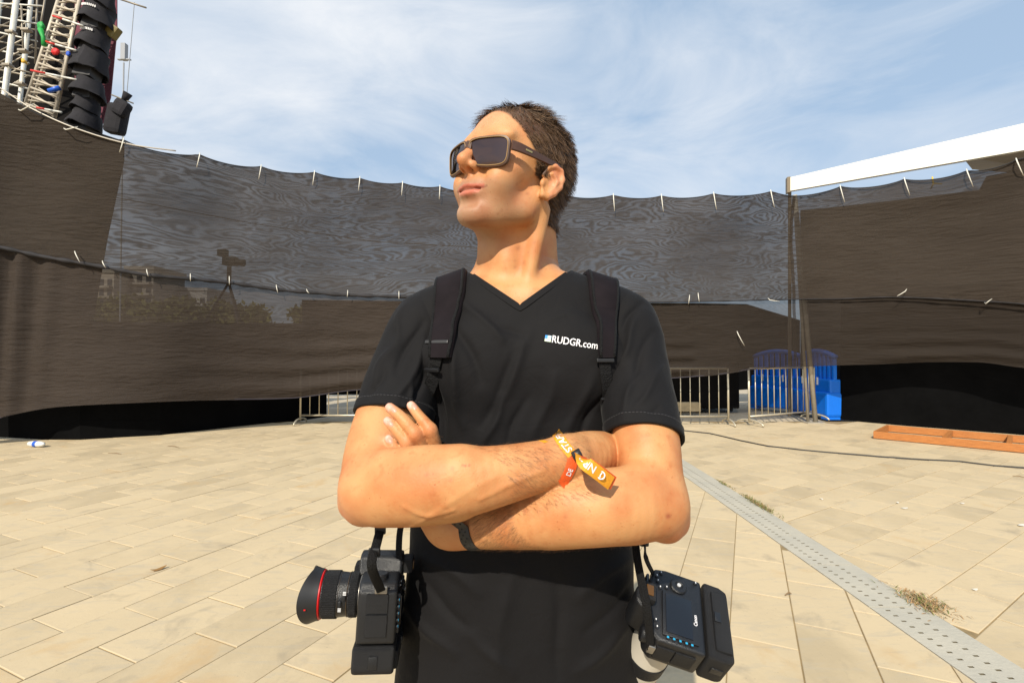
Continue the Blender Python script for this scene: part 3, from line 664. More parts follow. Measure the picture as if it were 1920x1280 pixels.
mb = MB(); mb.box(P(-30, 90, YS + 1.4) , (1.7, .06, 4.4)); tag(mb.build('stage_backdrop', DRK), 'dark backdrop filling the scaffold bay at the left edge', 'drape')
mb = MB(); mb.box(P(95, 80, YS + 1.5) , (1.5, .06, 4.2)); tag(mb.build('stage_backdrop', DRK), 'dark backdrop behind the lattice tower', 'drape')
lt = empty('lattice_tower', Vector((P(70, 600, YS).x, YS - .2, 0))); tag(lt, 'pale lattice truss tower leaning beside the loudspeaker stack', 'truss')
LM = mat('lattice_tan', (.48, .42, .33), .55, metal=.2, var=.15, vscale=5)
def lp(x0, t): return (x0[0] + (x0[2] - x0[0]) * t, x0[1] + (x0[3] - x0[1]) * t)
LC, RC = (116, -20, 44, 208), (154, -20, 102, 222)
for c, Y in ((LC, YS - .2), (RC, YS - .25), ((LC[0] + 12, LC[1], LC[2] + 12, LC[3]), YS + .15), ((RC[0] - 2, RC[1], RC[2] - 2, RC[3]), YS + .15)):
    pole('chord', c[2:], c[:2], .034, LM, Y, lt)
for i in range(15):
    t = i / 15; a, b = lp(LC, t), lp(RC, t + .035); pole('rung', (a[0], a[1] + 2), (b[0], b[1] + 2), .022, LM, YS - .22, lt, n=6)
    a, b = lp(LC, t + .045), lp(RC, t + .02); pole('diagonal', a, b, .016, LM, YS - .2, lt, n=6)
    a, b = lp(LC, t), lp(RC, t + .06); pole('diagonal', (a[0] + 10, a[1]), b, .014, LM, YS + .15, lt, n=6)
RED = mat('pole_red', (.55, .03, .02), .5)
for k, ((xa, ya, xb, yb), lab) in enumerate((((99, 30, 156, 49), 'highest'), ((85, 78, 143, 95), 'second'), ((58, 132, 144, 150), 'third'), ((69, 202, 116, 211), 'lowest'))):
    r_ = empty('striped_pole', P(xa, ya, YS - .35)); tag(r_, f'red and white striped pole across the lattice tower, {lab} of four', 'pole', 'striped poles on the tower')
    for q in range(3):
        a = (xa + (xb - xa) * q / 3, ya + (yb - ya) * q / 3); b = (xa + (xb - xa) * (q + 1) / 3, ya + (yb - ya) * (q + 1) / 3); pole('red_section' if q == 0 else 'white_section', a, b, .020, RED if q == 0 else PW_, YS - .35, r_)
def blob(nm, px, py, r, col, lab, cat, Y=YS - .35, sq=(1, 1, 1)):
    mb = MB(); bm = bmesh.new(); bmesh.ops.create_icosphere(bm, subdivisions=3, radius=1)
    for w in bm.verts:
        k = 1 + .25 * noise.noise(w.co * 2.2 + Vector((px, py, 0))); w.co = Vector((w.co.x * sq[0], w.co.y * sq[1], w.co.z * sq[2])) * k * r
    c = P(px, py, Y); bm.verts.index_update(); mb.add([w.co + c for w in bm.verts], [[w.index for w in q.verts] for q in bm.faces]); bm.free()
    return tag(mb.build(nm, mat(nm + '_paint', col, .6), smooth=True), lab, cat)
blob('hanging_glove', 77, 50, .085, (.01, .30, .05), 'green glove hanging at the top of the lattice tower', 'glove', sq=(.8, .5, 1.1))
mb = MB(); mb.tube([P(76, 55, YS - .36), P(81, 70, YS - .36), P(83, 86, YS - .36)], [.05, .035, .045], 8); tag(mb.build('green_strap', mat('strap_green', (.01, .32, .05), .6), smooth=True), 'green strap below the glove on the lattice tower', 'strap')
blob('red_marker', 104, 97, .075, (.62, .01, .01), 'round red marker on the lattice tower', 'marker', sq=(1, .5, .9))
blob('blue_marker', 128, 101, .045, (.01, .08, .5), 'small blue marker right of the red one', 'marker', sq=(.9, .6, 1.1))
mb = MB(); mb.tube([P(92, 171, YS - .38), P(111, 165, YS - .38)], .045, 10); tag(mb.build('blue_bottle', mat('bottle_blue', (.01, .10, .55), .4), smooth=True), 'blue bottle strapped low on the lattice tower', 'bottle')
# loudspeakers under black rain cowls
CW = mat('cowl_black', (.012, .0105, .0135), .9, var=.4, vscale=6, bump=.5, bscale=12)
spk = empty('loudspeaker_stack', P(170, 235, YS)); tag(spk, 'hanging stack of loudspeakers under black rain cowls', 'loudspeaker')
YL = YS - .1
for k, (cx, y0, y1, wd) in enumerate(((190, -22, 18, 27), (183, 10, 50, 34), (175, 47, 95, 30), (169, 94, 138, 35), (167, 152, 182, 34), (162, 185, 212, 27), (160, 211, 240, 32))):
    cx -= 4; wd *= .86; c0 = P(cx - 2, y0, YL); c1 = P(cx, y1, YL); M_ = Matrix.Translation(c1) @ Matrix.Rotation(R(-9), 4, 'X') @ Matrix.Rotation(R(9), 4, 'Y'); h = (c0.z - c1.z); w = wd * px2m
    mb = MB(); mb.lathe([(w * .50, h * .96), (w * .78, h * .90), (w * .84, h * .62), (w * .97, h * .20), (w * 1.0, h * .02), (w * .97, h * .0), (w * .80, h * .45), (w * .5, h * .8)], M_, 22)
    mb.v = [p + Vector((noise.noise(p * 5.), noise.noise(p * 5. + Vector((7, 0, 0))), 1.6 * noise.noise(p * 4. + Vector((0, 9, 0))))) * .05 for p in mb.v]; o = mb.build('rain_cowl', CW, spk, auto=28)
    mb = MB(); mb.box((0, 0, h * .10), (w * 1.15, w * .9, h * .72), M_, bev=.012); mb.build('cabinet', mat('cabinet_black', (.022, .020, .020), .6), spk)
    if k in (1, 2):
        tx = bpy.data.curves.new('label_text', 'FONT'); tx.body = 'STAGE' if False else '████'; 
        bpy.data.curves.remove(tx)
        for q in range(9):
            mb = MB(); an = R(-112 + q * 6.2); rr = w * .975
            p = M_ @ Vector((rr * math.cos(an), rr * math.sin(an), h * .55)); mb.box(p, (.020, .006, .045)); mb.build('printed_letter', mat('print_white', (.7, .68, .66), .6), spk)
DM_ = mat('maroon_cloth', (.15, .035, .055), .85, var=.25, vscale=3)
sheet('maroon_banner', [(140, -30, 240, YS + .5), (190, -30, 238, YS + .5), (204, -30, 195, YS + .48), (219, -30, 60, YS + .45)], DM_, 'maroon banner hanging behind the loudspeaker stack', 'banner')
mb = MB(); v = [P(x, y, YS + .42) for x, y in ((196, 60), (219.5, 50), (207, 183), (189, 238), (150, 238), (150, 60))]; slab(v, .02, (0, 1, 0)).build('banner_panel', DM_, bpy.data.objects['maroon_banner'])
rig = empty('lighting_rig', P(226, 250, YS)); tag(rig, 'black bagged lighting rig standing right of the loudspeaker stack', 'stage light')
mb = MB(); mb.box((0, 0, 0), (.36, .25, .62), bev=.09); mb.build('bagged_housing', CW, rig, xf=Matrix.Translation(P(219, 224, YS)) @ Matrix.Rotation(R(10), 4, 'Y'))
mb = MB(); mb.box((0, 0, 0), (.30, .2, .32), bev=.08); mb.build('shoulder_bag', CW, rig, xf=Matrix.Translation(P(228, 203, YS - .1)) @ Matrix.Rotation(R(30), 4, 'Y'))
mb = MB(); mb.tube([P(209, 178, YS), P(250, 194, YS)], .014, 6); mb.build('boom', GALV, rig, True)
mb = MB(); mb.tube([P(232, 190, YS), P(240, 175, YS)], [.05, .085], 10); mb.build('lamp_head', CW, rig, True)
mb = MB(); mb.tube([P(222, -2, YS), P(274, 15, YS)], .017, 6); tag(mb.build('boom_pole', GALV, smooth=True), 'thin boom pole reaching right from the top of the stage', 'pole')
mb = MB(); mb.box((0, 0, 0), (.22, .15, .25), bev=.03); tag(mb.build('warning_box', mat('box_ochre', (.16, .12, .03), .6), xf=Matrix.Translation(P(212, 60, YS)) @ Matrix.Rotation(R(35), 4, 'Y')), 'dark ochre box clamped beside the upper loudspeakers', 'box')
ms = empty('lattice_mast', P(233, 250, 40)); tag(ms, 'thin far lattice mast against the sky right of the stage', 'mast')
mb = MB(); b = P(232, 260, 40); b.z = 0; mb.tube([b, P(232, 118, 40)], .06, 6); mb.build('shaft', mat('mast_grey', (.30, .31, .33), .7), ms)
mb = MB(); mb.box(P(233, 98, 40), (.35, .35, 1.3)); mb.build('head', mat('mast_grey', (.30, .31, .33), .7), ms)
mb = MB(); mb.box(P(233, 112, 40), (1.0, .2, .08)); mb.build('cross_arm', mat('mast_grey', (.30, .31, .33), .7), ms)
for (xa, ya, xb, yb), lab in (((252, 5, 238, 175), 'thin guy wire in the sky right of the stage'),):
    mb = MB(); mb.tube([P(xa, ya, 14), P(xb, yb, 14)], .010, 6); tag(mb.build('guy_wire', mat('mast_grey', (.30, .31, .33), .7)), lab, 'wire')
# ------------------------------------------------------------------ implicit surfaces for the person
class Vol:
    def __init__(s, lo, hi, h):
        s.lo = np.array(lo, np.float32); s.h = h; s.n = tuple(int(math.ceil((b - a) / h)) + 1 for a, b in zip(lo, hi))
        s.F = np.full(s.n, .04, np.float32)
    def win(s, lo, hi):
        i0 = [max(0, int((lo[k] - s.lo[k]) / s.h) - 1) for k in range(3)]; i1 = [min(s.n[k], int((hi[k] - s.lo[k]) / s.h) + 2) for k in range(3)]
        if any(a >= b for a, b in zip(i0, i1)): return None
        sl = tuple(slice(a, b) for a, b in zip(i0, i1))
        X = [(s.lo[k] + s.h * np.arange(i0[k], i1[k], dtype=np.float32)).reshape([-1 if j == k else 1 for j in range(3)]) for k in range(3)]
        return sl, X
    def put(s, sl, d, k, sub=False):
        a = s.F[sl]
        if sub: d = -d; a2 = np.maximum(a, d) if k <= 0 else None
        if k <= 0: s.F[sl] = np.maximum(a, d) if sub else np.minimum(a, d); return
        hh = np.maximum(k - np.abs(a - d), 0) / k
        s.F[sl] = (np.maximum(a, d) + hh * hh * k * .25) if sub else (np.minimum(a, d) - hh * hh * k * .25)
    def cap(s, a, b, ra, rb=None, k=.01, sub=False, flat=None, lin=False):
        "round cone from a to b; flat=(axis, factor) squashes the section along an axis"
        rb = ra if rb is None else rb; a = np.array(a, np.float32); b = np.array(b, np.float32); m = max(ra, rb) + k + .012
        w = s.win(np.minimum(a, b) - m, np.maximum(a, b) + m)
        if w is None: return
        sl, X = w; ab = b - a; L2 = float((ab * ab).sum()) + 1e-12
        q = [X[i] - a[i] for i in range(3)]; t = np.clip((q[0] * ab[0] + q[1] * ab[1] + q[2] * ab[2]) / L2, 0, 1)
        r = [q[i] - ab[i] * t for i in range(3)]; d2 = r[0] ** 2 + r[1] ** 2 + r[2] ** 2
        if flat is not None:
            ax = np.array(flat[0], np.float32); ax /= np.linalg.norm(ax); c = r[0] * ax[0] + r[1] * ax[1] + r[2] * ax[2]; d2 = d2 + c * c * (flat[1] ** 2 - 1)
        tt = t if lin else t * t * (3 - 2 * t)
        s.put(sl, np.sqrt(d2) - (ra + (rb - ra) * tt), k, sub)
    def chain(s, pts, rs, k=.012, flat=None, sub=5):
        "one smooth limb through pts with radii rs"
        pts = [np.array(p, float) for p in pts]; n = len(pts); ks = [(i, *pts[i], rs[i]) for i in range(n)]
        fine = [spline(ks, t) for t in np.linspace(0, n - 1, (n - 1) * sub + 1)]
        A = np.array(fine, np.float32); m = A[:, 3].max() + k + .012
        w = s.win(A[:, :3].min(0) - m, A[:, :3].max(0) + m)
        if w is None: return
        sl, X = w; best = np.full(np.broadcast(*X).shape, .06, np.float32)
        sv = Vol.__new__(Vol); sv.lo = np.array([X[i].ravel()[0] for i in range(3)], np.float32); sv.h = s.h; sv.n = best.shape; sv.F = best
        for i in range(len(A) - 1): sv.cap(A[i, :3], A[i + 1, :3], float(A[i, 3]), float(A[i + 1, 3]), 0, flat=flat, lin=True)
        s.put(sl, sv.F, k)
    def ell(s, c, r, ax=None, k=.01, sub=False):
        "ellipsoid, ax = three unit axes"
        c = np.array(c, np.float32); m = max(r) + k + .012; w = s.win(c - m, c + m)
        if w is None: return
        sl, X = w; q = [X[i] - c[i] for i in range(3)]
        if ax is not None: q = [q[0] * A[0] + q[1] * A[1] + q[2] * A[2] for A in ax]
        k0 = np.sqrt(sum((q[i] / r[i]) ** 2 for i in range(3))); k1 = np.sqrt(sum((q[i] / r[i] ** 2) ** 2 for i in range(3))) + 1e-9
        s.put(sl, k0 * (k0 - 1) / k1, k, sub)
    def loft(s, keys, k=.01, e=2.3, grow=0.0):
        "keys (z, cx, cy, half width, half depth): stack of superellipses"
        z0, z1 = keys[0][0], keys[-1][0]; mw = max(max(q[3], q[4]) for q in keys) + .06
        w = s.win((keys[0][1] - mw, keys[0][2] - mw, z0), (keys[0][1] + mw, keys[0][2] + mw, z1))
        sl, X = w; zs = X[2].ravel(); T = np.array([spline(keys, float(z)) for z in zs], np.float32)
        cx, cy, ww, dd = [T[:, i].reshape(1, 1, -1) for i in range(4)]; ww = ww + grow; dd = dd + grow
        q = (np.abs((X[0] - cx) / ww) ** e + np.abs((X[1] - cy) / dd) ** e) ** (1 / e)
        d = (q - 1) * np.minimum(ww, dd)
        cap_ = np.maximum(z0 + .006 - X[2], X[2] - (z1 - .006)); s.put(sl, np.maximum(d, cap_), k)
    def mesh(s, relax=2):
        Fv = s.F; S = Fv < 0; n = s.n
        c = S[:-1, :-1, :-1].astype(np.uint8)
        cnt = np.zeros([q - 1 for q in n], np.uint8)
        for dx in (0, 1):
            for dy in (0, 1):
                for dz in (0, 1): cnt += S[dx:n[0] - 1 + dx, dy:n[1] - 1 + dy, dz:n[2] - 1 + dz]
        act = np.argwhere((cnt > 0) & (cnt < 8)); idx = np.full([q - 1 for q in n], -1, np.int32)
        idx[act[:, 0], act[:, 1], act[:, 2]] = np.arange(len(act))
        acc = np.zeros((len(act), 3)); num = np.zeros(len(act))
        corners = [(0, 0, 0), (1, 0, 0), (0, 1, 0), (1, 1, 0), (0, 0, 1), (1, 0, 1), (0, 1, 1), (1, 1, 1)]
        val = {q: Fv[act[:, 0] + q[0], act[:, 1] + q[1], act[:, 2] + q[2]] for q in corners}
        for a in corners:
            for ax in range(3):
                if a[ax]: continue
                b = tuple(1 if j == ax else a[j] for j in range(3)); va, vb = val[a], val[b]; m = (va < 0) != (vb < 0)
                t = va[m] / (va[m] - vb[m]); p = np.tile(np.array(a, float), (m.sum(), 1)); p[:, ax] += t; acc[m] += p; num[m] += 1
        V = (act + acc / num[:, None]) * s.h + s.lo
        quads = []
        for ax in range(3):
            o = [0, 0, 0]; o[ax] = 1; u, v = [j for j in range(3) if j != ax]
            A = S[tuple(slice(0, n[j] - o[j]) for j in range(3))]; B = S[tuple(slice(o[j], n[j]) for j in range(3))]
            e = np.argwhere(A != B); e = e[(e[:, u] > 0) & (e[:, v] > 0) & (e[:, u] < n[u] - 1) & (e[:, v] < n[v] - 1)]
            inside = S[e[:, 0], e[:, 1], e[:, 2]]
            def ci(du, dv):
                q = e.copy(); q[:, u] -= du; q[:, v] -= dv; return idx[q[:, 0], q[:, 1], q[:, 2]]
            Q = np.stack([ci(1, 1), ci(0, 1), ci(0, 0), ci(1, 0)], 1); flip = inside if ax != 1 else ~inside
            Q[~flip] = Q[~flip][:, ::-1]; quads.append(Q)
        Q = np.concatenate(quads)
        for _ in range(relax):
            sm = np.zeros_like(V); nn = np.zeros(len(V))
            for i in range(4):
                a, b = Q[:, i], Q[:, (i + 1) % 4]
                for k_ in range(3): sm[:, k_] += np.bincount(a, V[b, k_], len(V)) + np.bincount(b, V[a, k_], len(V))
                nn += np.bincount(a, minlength=len(V)) + np.bincount(b, minlength=len(V))
            V = V + .5 * (sm / nn[:, None] - V)
        return V, Q
def np_mesh(name, V, Q, smooth=True):
    me = bpy.data.meshes.new(name); me.vertices.add(len(V)); me.vertices.foreach_set('co', V.astype(np.float32).ravel())
    me.loops.add(Q.size); me.loops.foreach_set('vertex_index', Q.astype(np.int32).ravel())
    me.polygons.add(len(Q)); me.polygons.foreach_set('loop_start', np.arange(0, Q.size, 4, dtype=np.int32))
    me.update(calc_edges=True); me.validate()
    if smooth: me.polygons.foreach_set('use_smooth', np.ones(len(me.polygons), bool))
    return me
# ------------------------------------------------------------------ the man
HV = .0022
HS = 1.035                                            # head scale
HA, HB, HR = R(41.5), R(9.5), R(-4.5); HCN = np.array([.0045, .905, 1.650])
hf = np.array([-math.sin(HA) * math.cos(HB), -math.cos(HA) * math.cos(HB), math.sin(HB)]); hl = np.array([math.cos(HA), -math.sin(HA), 0]); hu = np.cross(hf, hl)
hl = hl * math.cos(HR) + hu * math.sin(HR); hu = np.cross(hf, hl)
def H(f, l, u): return HCN + HS * (f * hf + l * hl + u * hu)
HAX = [hf, hl, hu]
def hax(yaw=0., pit=0., rol=0.):
    M_ = (Matrix.Rotation(yaw, 3, 'Z') @ Matrix.Rotation(pit, 3, 'Y') @ Matrix.Rotation(rol, 3, 'X')); B = np.array([hf, hl, hu])
    return [np.array(M_.col[i]) @ B for i in range(3)]
TORSO = [(.70, .012, .930, .225, .135), (.76, .012, .930, .222, .133), (.90, .012, .930, .208, .128), (1.02, .016, .93, .198, .124), (1.15, .018, .93, .192, .124), (1.28, .020, .930, .196, .126), (1.38, .022, .932, .196, .118), (1.43, .022, .936, .190, .108), (1.462, .022, .940, .172, .096), (1.485, .020, .944, .130, .082), (1.503, .018, .946, .086, .070), (1.52, .016, .948, .062, .058)]
body = Vol((-.33, .56, 1.02), (.36, 1.10, 1.87), HV)
def head_field(v):
    def e(c, r, k=.012, ax=None, sub=False): v.ell(H(*c), [q * HS for q in r], ax or HAX, k, sub)
    def c_(a, b, ra, rb=None, k=.008, sub=False): v.cap(H(*a), H(*b), ra * HS, (rb if rb is not None else ra) * HS, k, sub)
    e((-.012, 0, .047), (.103, .079, .087), 0)
    e((.030, 0, .030), (.066, .064, .082), .02)
    e((.046, 0, -.028), (.050, .053, .058), .02)
    e((.044, 0, -.060), (.049, .049, .037), .018)
    for s_ in (-1, 1):
        c_((.006, s_ * .056, -.030), (.020, s_ * .050, -.059), .018, .016, .020)
        c_((.020, s_ * .050, -.059), (.078, s_ * .015, -.083), .016, .014, .020)
        e((.058, s_ * .046, -.004), (.026, .021, .019), .016)
        e((.067, s_ * .034, -.032), (.023, .021, .027), .018)
        e((.080, s_ * .027, .044), (.012, .030, .012), .018)
    e((.086, 0, -.082), (.0155, .020, .0155), .018)
    e((.089, 0, -.040), (.015, .026, .022), .016)                      # muzzle
    for s_ in (-1, 1):
        e((.099, s_ * .033, .020), (.014, .017, .012), .012, sub=True)   # eye sockets
        e((.078, s_ * .033, .020), (.0125, .014, .012), .004)            # lids over the eyeballs
    c_((.091, 0, .030), (.108, 0, .010), .0085, .0085, .010); c_((.108, 0, .010), (.1205, 0, -.007), .0086, .0106, .007)
    for s_ in (-1, 1):
        e((.1040, s_ * .0118, -.0130), (.0135, .0064, .0080), .005)
    c_((.117, 0, -.014), (.102, 0, -.023), .0055, .005, .006)
    for s_ in (-1, 1): e((.1085, s_ * .0070, -.0210), (.0078, .0042, .0070), .0015, hax(0, R(25), 0), True)
    # mouth
    up = [(.0790, -.0325, -.0442), (.0955, -.017, -.0445), (.1018, -.005, -.0422), (.1015, 0, -.0428), (.1018, .005, -.0422), (.0955, .017, -.0445), (.0790, .0325, -.0442)]
    for a, b in zip(up[:-1], up[1:]): c_(a, b, .0030, .0030, .006)
    lo_ = [(.0880, -.0215, -.0505), (.0960, -.011, -.0535), (.0985, 0, -.0543), (.0960, .011, -.0535), (.0880, .0215, -.0505)]
    for a, b in zip(lo_[:-1], lo_[1:]): c_(a, b, .0038, .0042, .006)
    ln_ = [(.0835, -.0350, -.0440), (.0980, -.019, -.0480), (.1060, 0, -.0486), (.0980, .019, -.0480), (.0835, .0350, -.0440)]
    for a, b in zip(ln_[:-1], ln_[1:]): c_(a, b, .0013, .0013, .0045, True)
    for s_ in (-1, 1):                                                   # smile folds and full cheeks
        c_((.0985, s_ * .0215, -.014), (.0885, s_ * .0340, -.038), .0036, .0026, .009, True)
        e((.0770, s_ * .0400, -.026), (.016, .014, .018), .016)
    c_((.101, -.012, -.0685), (.101, .012, -.0685), .006, .006, .012, True)   # chin fold
    # ears
    for s_ in (-1, 1):
        o = lambda f, l, u: (f * .95 + .0125, s_ * (.0715 + l), u * .90 - .0085)
        ax_ = hax(-s_ * R(24), 0, 0)
        e(o(-.0135, .0110, .004), (.0150, .0042, .0270), .007, ax_)
        ol = [o(.0045, .005, .010), o(.000, .010, .025), o(-.012, .0145, .0325), o(-.024, .0185, .028), o(-.0295, .0200, .014), o(-.0275, .0190, -.002), o(-.019, .0150, -.016), o(-.0075, .0105, -.027), o(.0005, .0075, -.026), o(.0015, .0055, -.016)]
        rr = [.0032, .0034, .0036, .0038, .0038, .0037, .0038, .0050, .0046, .003]
        for i in range(len(ol) - 1): c_(ol[i], ol[i + 1], rr[i], rr[i + 1], .004)
        c_(o(-.008, .0150, .016), o(-.0195, .0180, .006), .0028, .0030, .005); c_(o(-.0195, .0180, .006), o(-.0115, .0140, -.013), .0030, .0026, .005)
        e(o(-.0075, .0150, .000), (.0072, .0050, .0105), .003, ax_, True)
        e(o(-.0200, .0215, .018), (.0035, .0030, .0090), .004, ax_, True)
        e(o(.0035, .0055, -.004), (.0045, .0045, .0070), .004)
    # neck
    nb = np.array(P(961, 552, .940)); nt = H(-.010, -.010, -.030)
    v.cap(nt, nb, .060, .066, .022)
    v.cap(H(-.045, 0, -.02), np.array(P(988, 540, .985)), .050, .060, .02)
    for s_, q in ((-1, P(948, 560, .872)), (1, P(985, 560, .868))):
        v.cap(H(-.016, s_ * .058, -.045), np.array(q), .014, .010, .018)
    v.ell(np.array(P(950, 497, .880)), (.010, .010, .018), None, .022)
    for s_ in (-1, 1): v.cap(nb + np.array([s_ * .02, .025, .035]), nb + np.array([s_ * .15, .035, -.065]), .043, .040, .03)
def q3(px, py, Y): return np.array(P(px, py, Y))
EYE0 = (0, 0, HC)
print('fields')
head_field(body)
body.loft([(k[0], k[1], k[2], k[3] - (.022 if k[0] < 1.4 else .010), k[4] - (.022 if k[0] < 1.3 else .010)) for k in TORSO if k[0] > .99], .018, 2.3, 0.)
# collar bones and breast bone hollow
body.cap(q3(935, 550, .862), q3(850, 535, .885), .008, .008, .016); body.cap(q3(1000, 549, .862), q3(1070, 534, .885), .008, .008, .016)
body.ell(q3(966, 548, .832), (.014, .012, .012), None, .014, True)
# his right arm (left in the picture), forearm in front
ra = Vol(body.lo, body.lo + body.h * (np.array(body.n) - 1), HV); ra.F = np.full(body.n, .04, np.float32)
RS, RE, RW = q3(802, 612, .91), q3(698, 917, .718), q3(1062, 862, .703)
ra.chain([RS, q3(757, 700, .868), q3(727, 790, .812), q3(707, 862, .764), RE], [.050, .049, .0515, .049, .042], .015)
ra.cap(q3(683, 935, .735), q3(690, 948, .728), .027, .023, .014)             # point of the elbow
ra.chain([RE, q3(742, 918, .70), q3(800, 911, .684), q3(868, 903, .676), q3(940, 890, .680), q3(1005, 875, .690), RW], [.041, .0465, .0492, .0452, .0390, .0345, .0322], .02, ((0, 1, 0), 1.08))
ra.cap(q3(735, 885, .70), q3(860, 872, .672), .030, .022, .022)              # forearm muscle
ra.cap(q3(720, 945, .71), q3(860, 945, .69), .022, .018, .022)
ra.chain([RW, q3(1100, 855, .737), q3(1140, 856, .792), q3(1185, 858, .852)], [.0335, .036, .038, .034], .012, ((-.45, .89, 0), 1.3))
for i, dz in enumerate((.026, .009, -.008, -.024)):
    k0 = q3(1180, 856, .845) + np.array([0, 0, dz]); k1 = q3(1205, 852, .885) + np.array([0, 0, dz * 1.05]); k2 = k1 + np.array([.012, .045, -.004])
    ra.chain([k0, k1, k2], [.0095, .009, .0075], .006)
ra.chain([q3(1130, 850, .785), q3(1175, 840, .83), q3(1195, 835, .865)], [.013, .011, .009], .008)
for vn in ([(772, 985), (815, 960), (875, 920), (930, 893)], [(760, 950), (800, 965), (850, 955)], [(900, 935), (960, 905), (1020, 880)]):
    h_ = [q3(x, y, .7) for x, y in vn]
    for i in range(len(vn)):                                     # lay the vein on the forearm
        c = np.array(EYE0); d = (h_[i] - c) / np.linalg.norm(h_[i] - c); t = np.linalg.norm(h_[i] - c) - .09
        for _ in range(60):
            k_ = tuple(np.clip(((c + d * t - ra.lo) / ra.h).astype(int), 0, np.array(ra.n) - 1)); f_ = float(ra.F[k_])
            if f_ < .0012: break
            t += max(f_ * .7, .0008)
        h_[i] = c + d * (t + .0012)
    ra.chain(h_, [.0012] + [.0024] * (len(h_) - 2) + [.0012], .005)
# his left arm
ra.cap(q3(664, 946, .732), q3(674, 953, .728), .017, .017, .022)
la = Vol(body.lo, body.lo + body.h * (np.array(body.n) - 1), HV); la.F = np.full(body.n, .04, np.float32)
LS, LE, LW = q3(1166, 610, .91), q3(1229, 945, .722), q3(872, 985, .752)
la.chain([LS, q3(1188, 720, .842), q3(1208, 810, .782), q3(1219, 880, .746), LE], [.050, .049, .0500, .0455, .042], .015)
la.cap(q3(1250, 965, .735), q3(1243, 975, .728), .027, .024, .014)
la.chain([LE, q3(1185, 951, .702), q3(1120, 953, .694), q3(1050, 962, .703), q3(975, 974, .722), q3(915, 982, .740), LW], [.041, .0465, .0492, .0458, .0395, .0342, .0310], .02, ((0, 1, 0), 1.06))
la.cap(q3(1195, 915, .705), q3(1060, 935, .694), .028, .022, .022)
la.cap(q3(1180, 985, .72), q3(1040, 990, .712), .022, .017, .022)
la.cap(q3(1262, 982, .735), q3(1254, 988, .73), .017, .017, .022)
# left hand: runs up behind the right forearm, fingers lie on the right upper arm
la.chain([LW, q3(842, 985, .745), q3(818, 955, .750)], [.0305, .031, .030], .012, ((0, 1, 0), 1.25))
la.chain([q3(836, 985, .745), q3(815, 930, .752), q3(803, 885, .757)], [.030, .034, .028], .014, ((.25, 1, 0), 1.75))
FING = {'index': [(822, 868, .747), (817, 838, .738), (807, 806, .728), (786, 780, .734), (771, 760, .742)],
        'middle': [(806, 872, .747), (796, 842, .736), (779, 814, .724), (752, 782, .728), (731, 764, .735)],
        'ring': [(790, 880, .747), (778, 850, .736), (764, 830, .727), (740, 802, .729), (727, 789, .734)],
        'little': [(776, 890, .747), (760, 868, .737), (748, 850, .729), (736, 832, .730), (729, 822, .734)]}
FR = {'index': (.0104, .0099, .0094, .0084, .0072), 'middle': (.0106, .0102, .0098, .0089, .0076), 'ring': (.0102, .0096, .0092, .0083, .0071), 'little': (.0092, .0085, .0081, .0075, .0064)}
NAILS = []
for n_, ch in FING.items():
    pts = [q3(*p) for p in ch]
    la.chain(pts, [q * .95 for q in FR[n_]], .0022)
    la.ell(pts[2], (FR[n_][2] * 1.10,) * 3, None, .004)                        # knuckle
    d = pts[4] - pts[3]; d /= np.linalg.norm(d); NAILS.append((pts[4] + np.array([0, -.0055, .0015]) + d * .001, d))
la.chain([q3(846, 965, .742), q3(856, 925, .75), q3(850, 895, .757)], [.014, .012, .010], .008)   # thumb
body.F = np.minimum(body.F, .04)
for o_ in (ra, la):
    body.put((slice(None),) * 3, o_.F, .002)
    del o_.F
V, Q = body.mesh(1); del body.F
print('body', len(V), len(Q))
# skin tones stored per vertex (real colour of the skin: lips, stubble, sun-reddened elbows, nails; painted shade in the mouth line)
def lerpc(C, c, w): return C + (np.array(c) - C) * w[:, None]
hp = (V - HCN) / HS; hlc = np.stack([hp @ hf, hp @ hl, hp @ hu], 1)
SK = np.array([.565, .278, .112])
C = np.tile(SK, (len(V), 1))
ish = (V[:, 2] > 1.50) | (np.abs(hlc).max(1) < .13)
fF, lL, uU = hlc[:, 0], hlc[:, 1], hlc[:, 2]
def gauss(c, r): return np.exp(-(((fF - c[0]) / r[0]) ** 2 + ((np.abs(lL) - c[1]) / r[1]) ** 2 + ((uU - c[2]) / r[2]) ** 2))
face = (np.linalg.norm(V - HCN, axis=1) < .17)
C = lerpc(C, (.60, .26, .14), face * .55 * gauss((.06, .045, -.01), (.03, .03, .03)))
C = lerpc(C, (.62, .25, .14), face * .6 * gauss((.112, 0, -.006), (.016, .02, .018)))
C = lerpc(C, (.64, .32, .19), face * .5 * gauss((.085, .0, .075), (.04, .06, .03)))
stub = face * np.clip((fF - .008) / .03, 0, 1) * np.clip((-uU - .024) / .014, 0, 1) * np.clip((uU + .135) / .03, 0, 1)
stub *= np.clip(1.2 - np.abs(np.abs(lL) - .0) / .085, 0, 1)
C = lerpc(C, (.36, .225, .140), np.clip(stub, 0, 1) * .85)
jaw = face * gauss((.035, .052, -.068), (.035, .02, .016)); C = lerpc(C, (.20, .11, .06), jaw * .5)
lipu = face * np.exp(-((uU + .0448 - 1.0 * lL ** 2) / .0036) ** 4) * (np.abs(lL) < .030) * (fF > .078)
lipl = face * np.exp(-((uU + .0535 - 8.5 * lL ** 2) / .0048) ** 4) * (np.abs(lL) < .0235) * (fF > .082)
C = lerpc(C, (.50, .15, .10), np.clip(lipu, 0, 1) * .85); C = lerpc(C, (.58, .21, .15), np.clip(lipl, 0, 1) * .85)
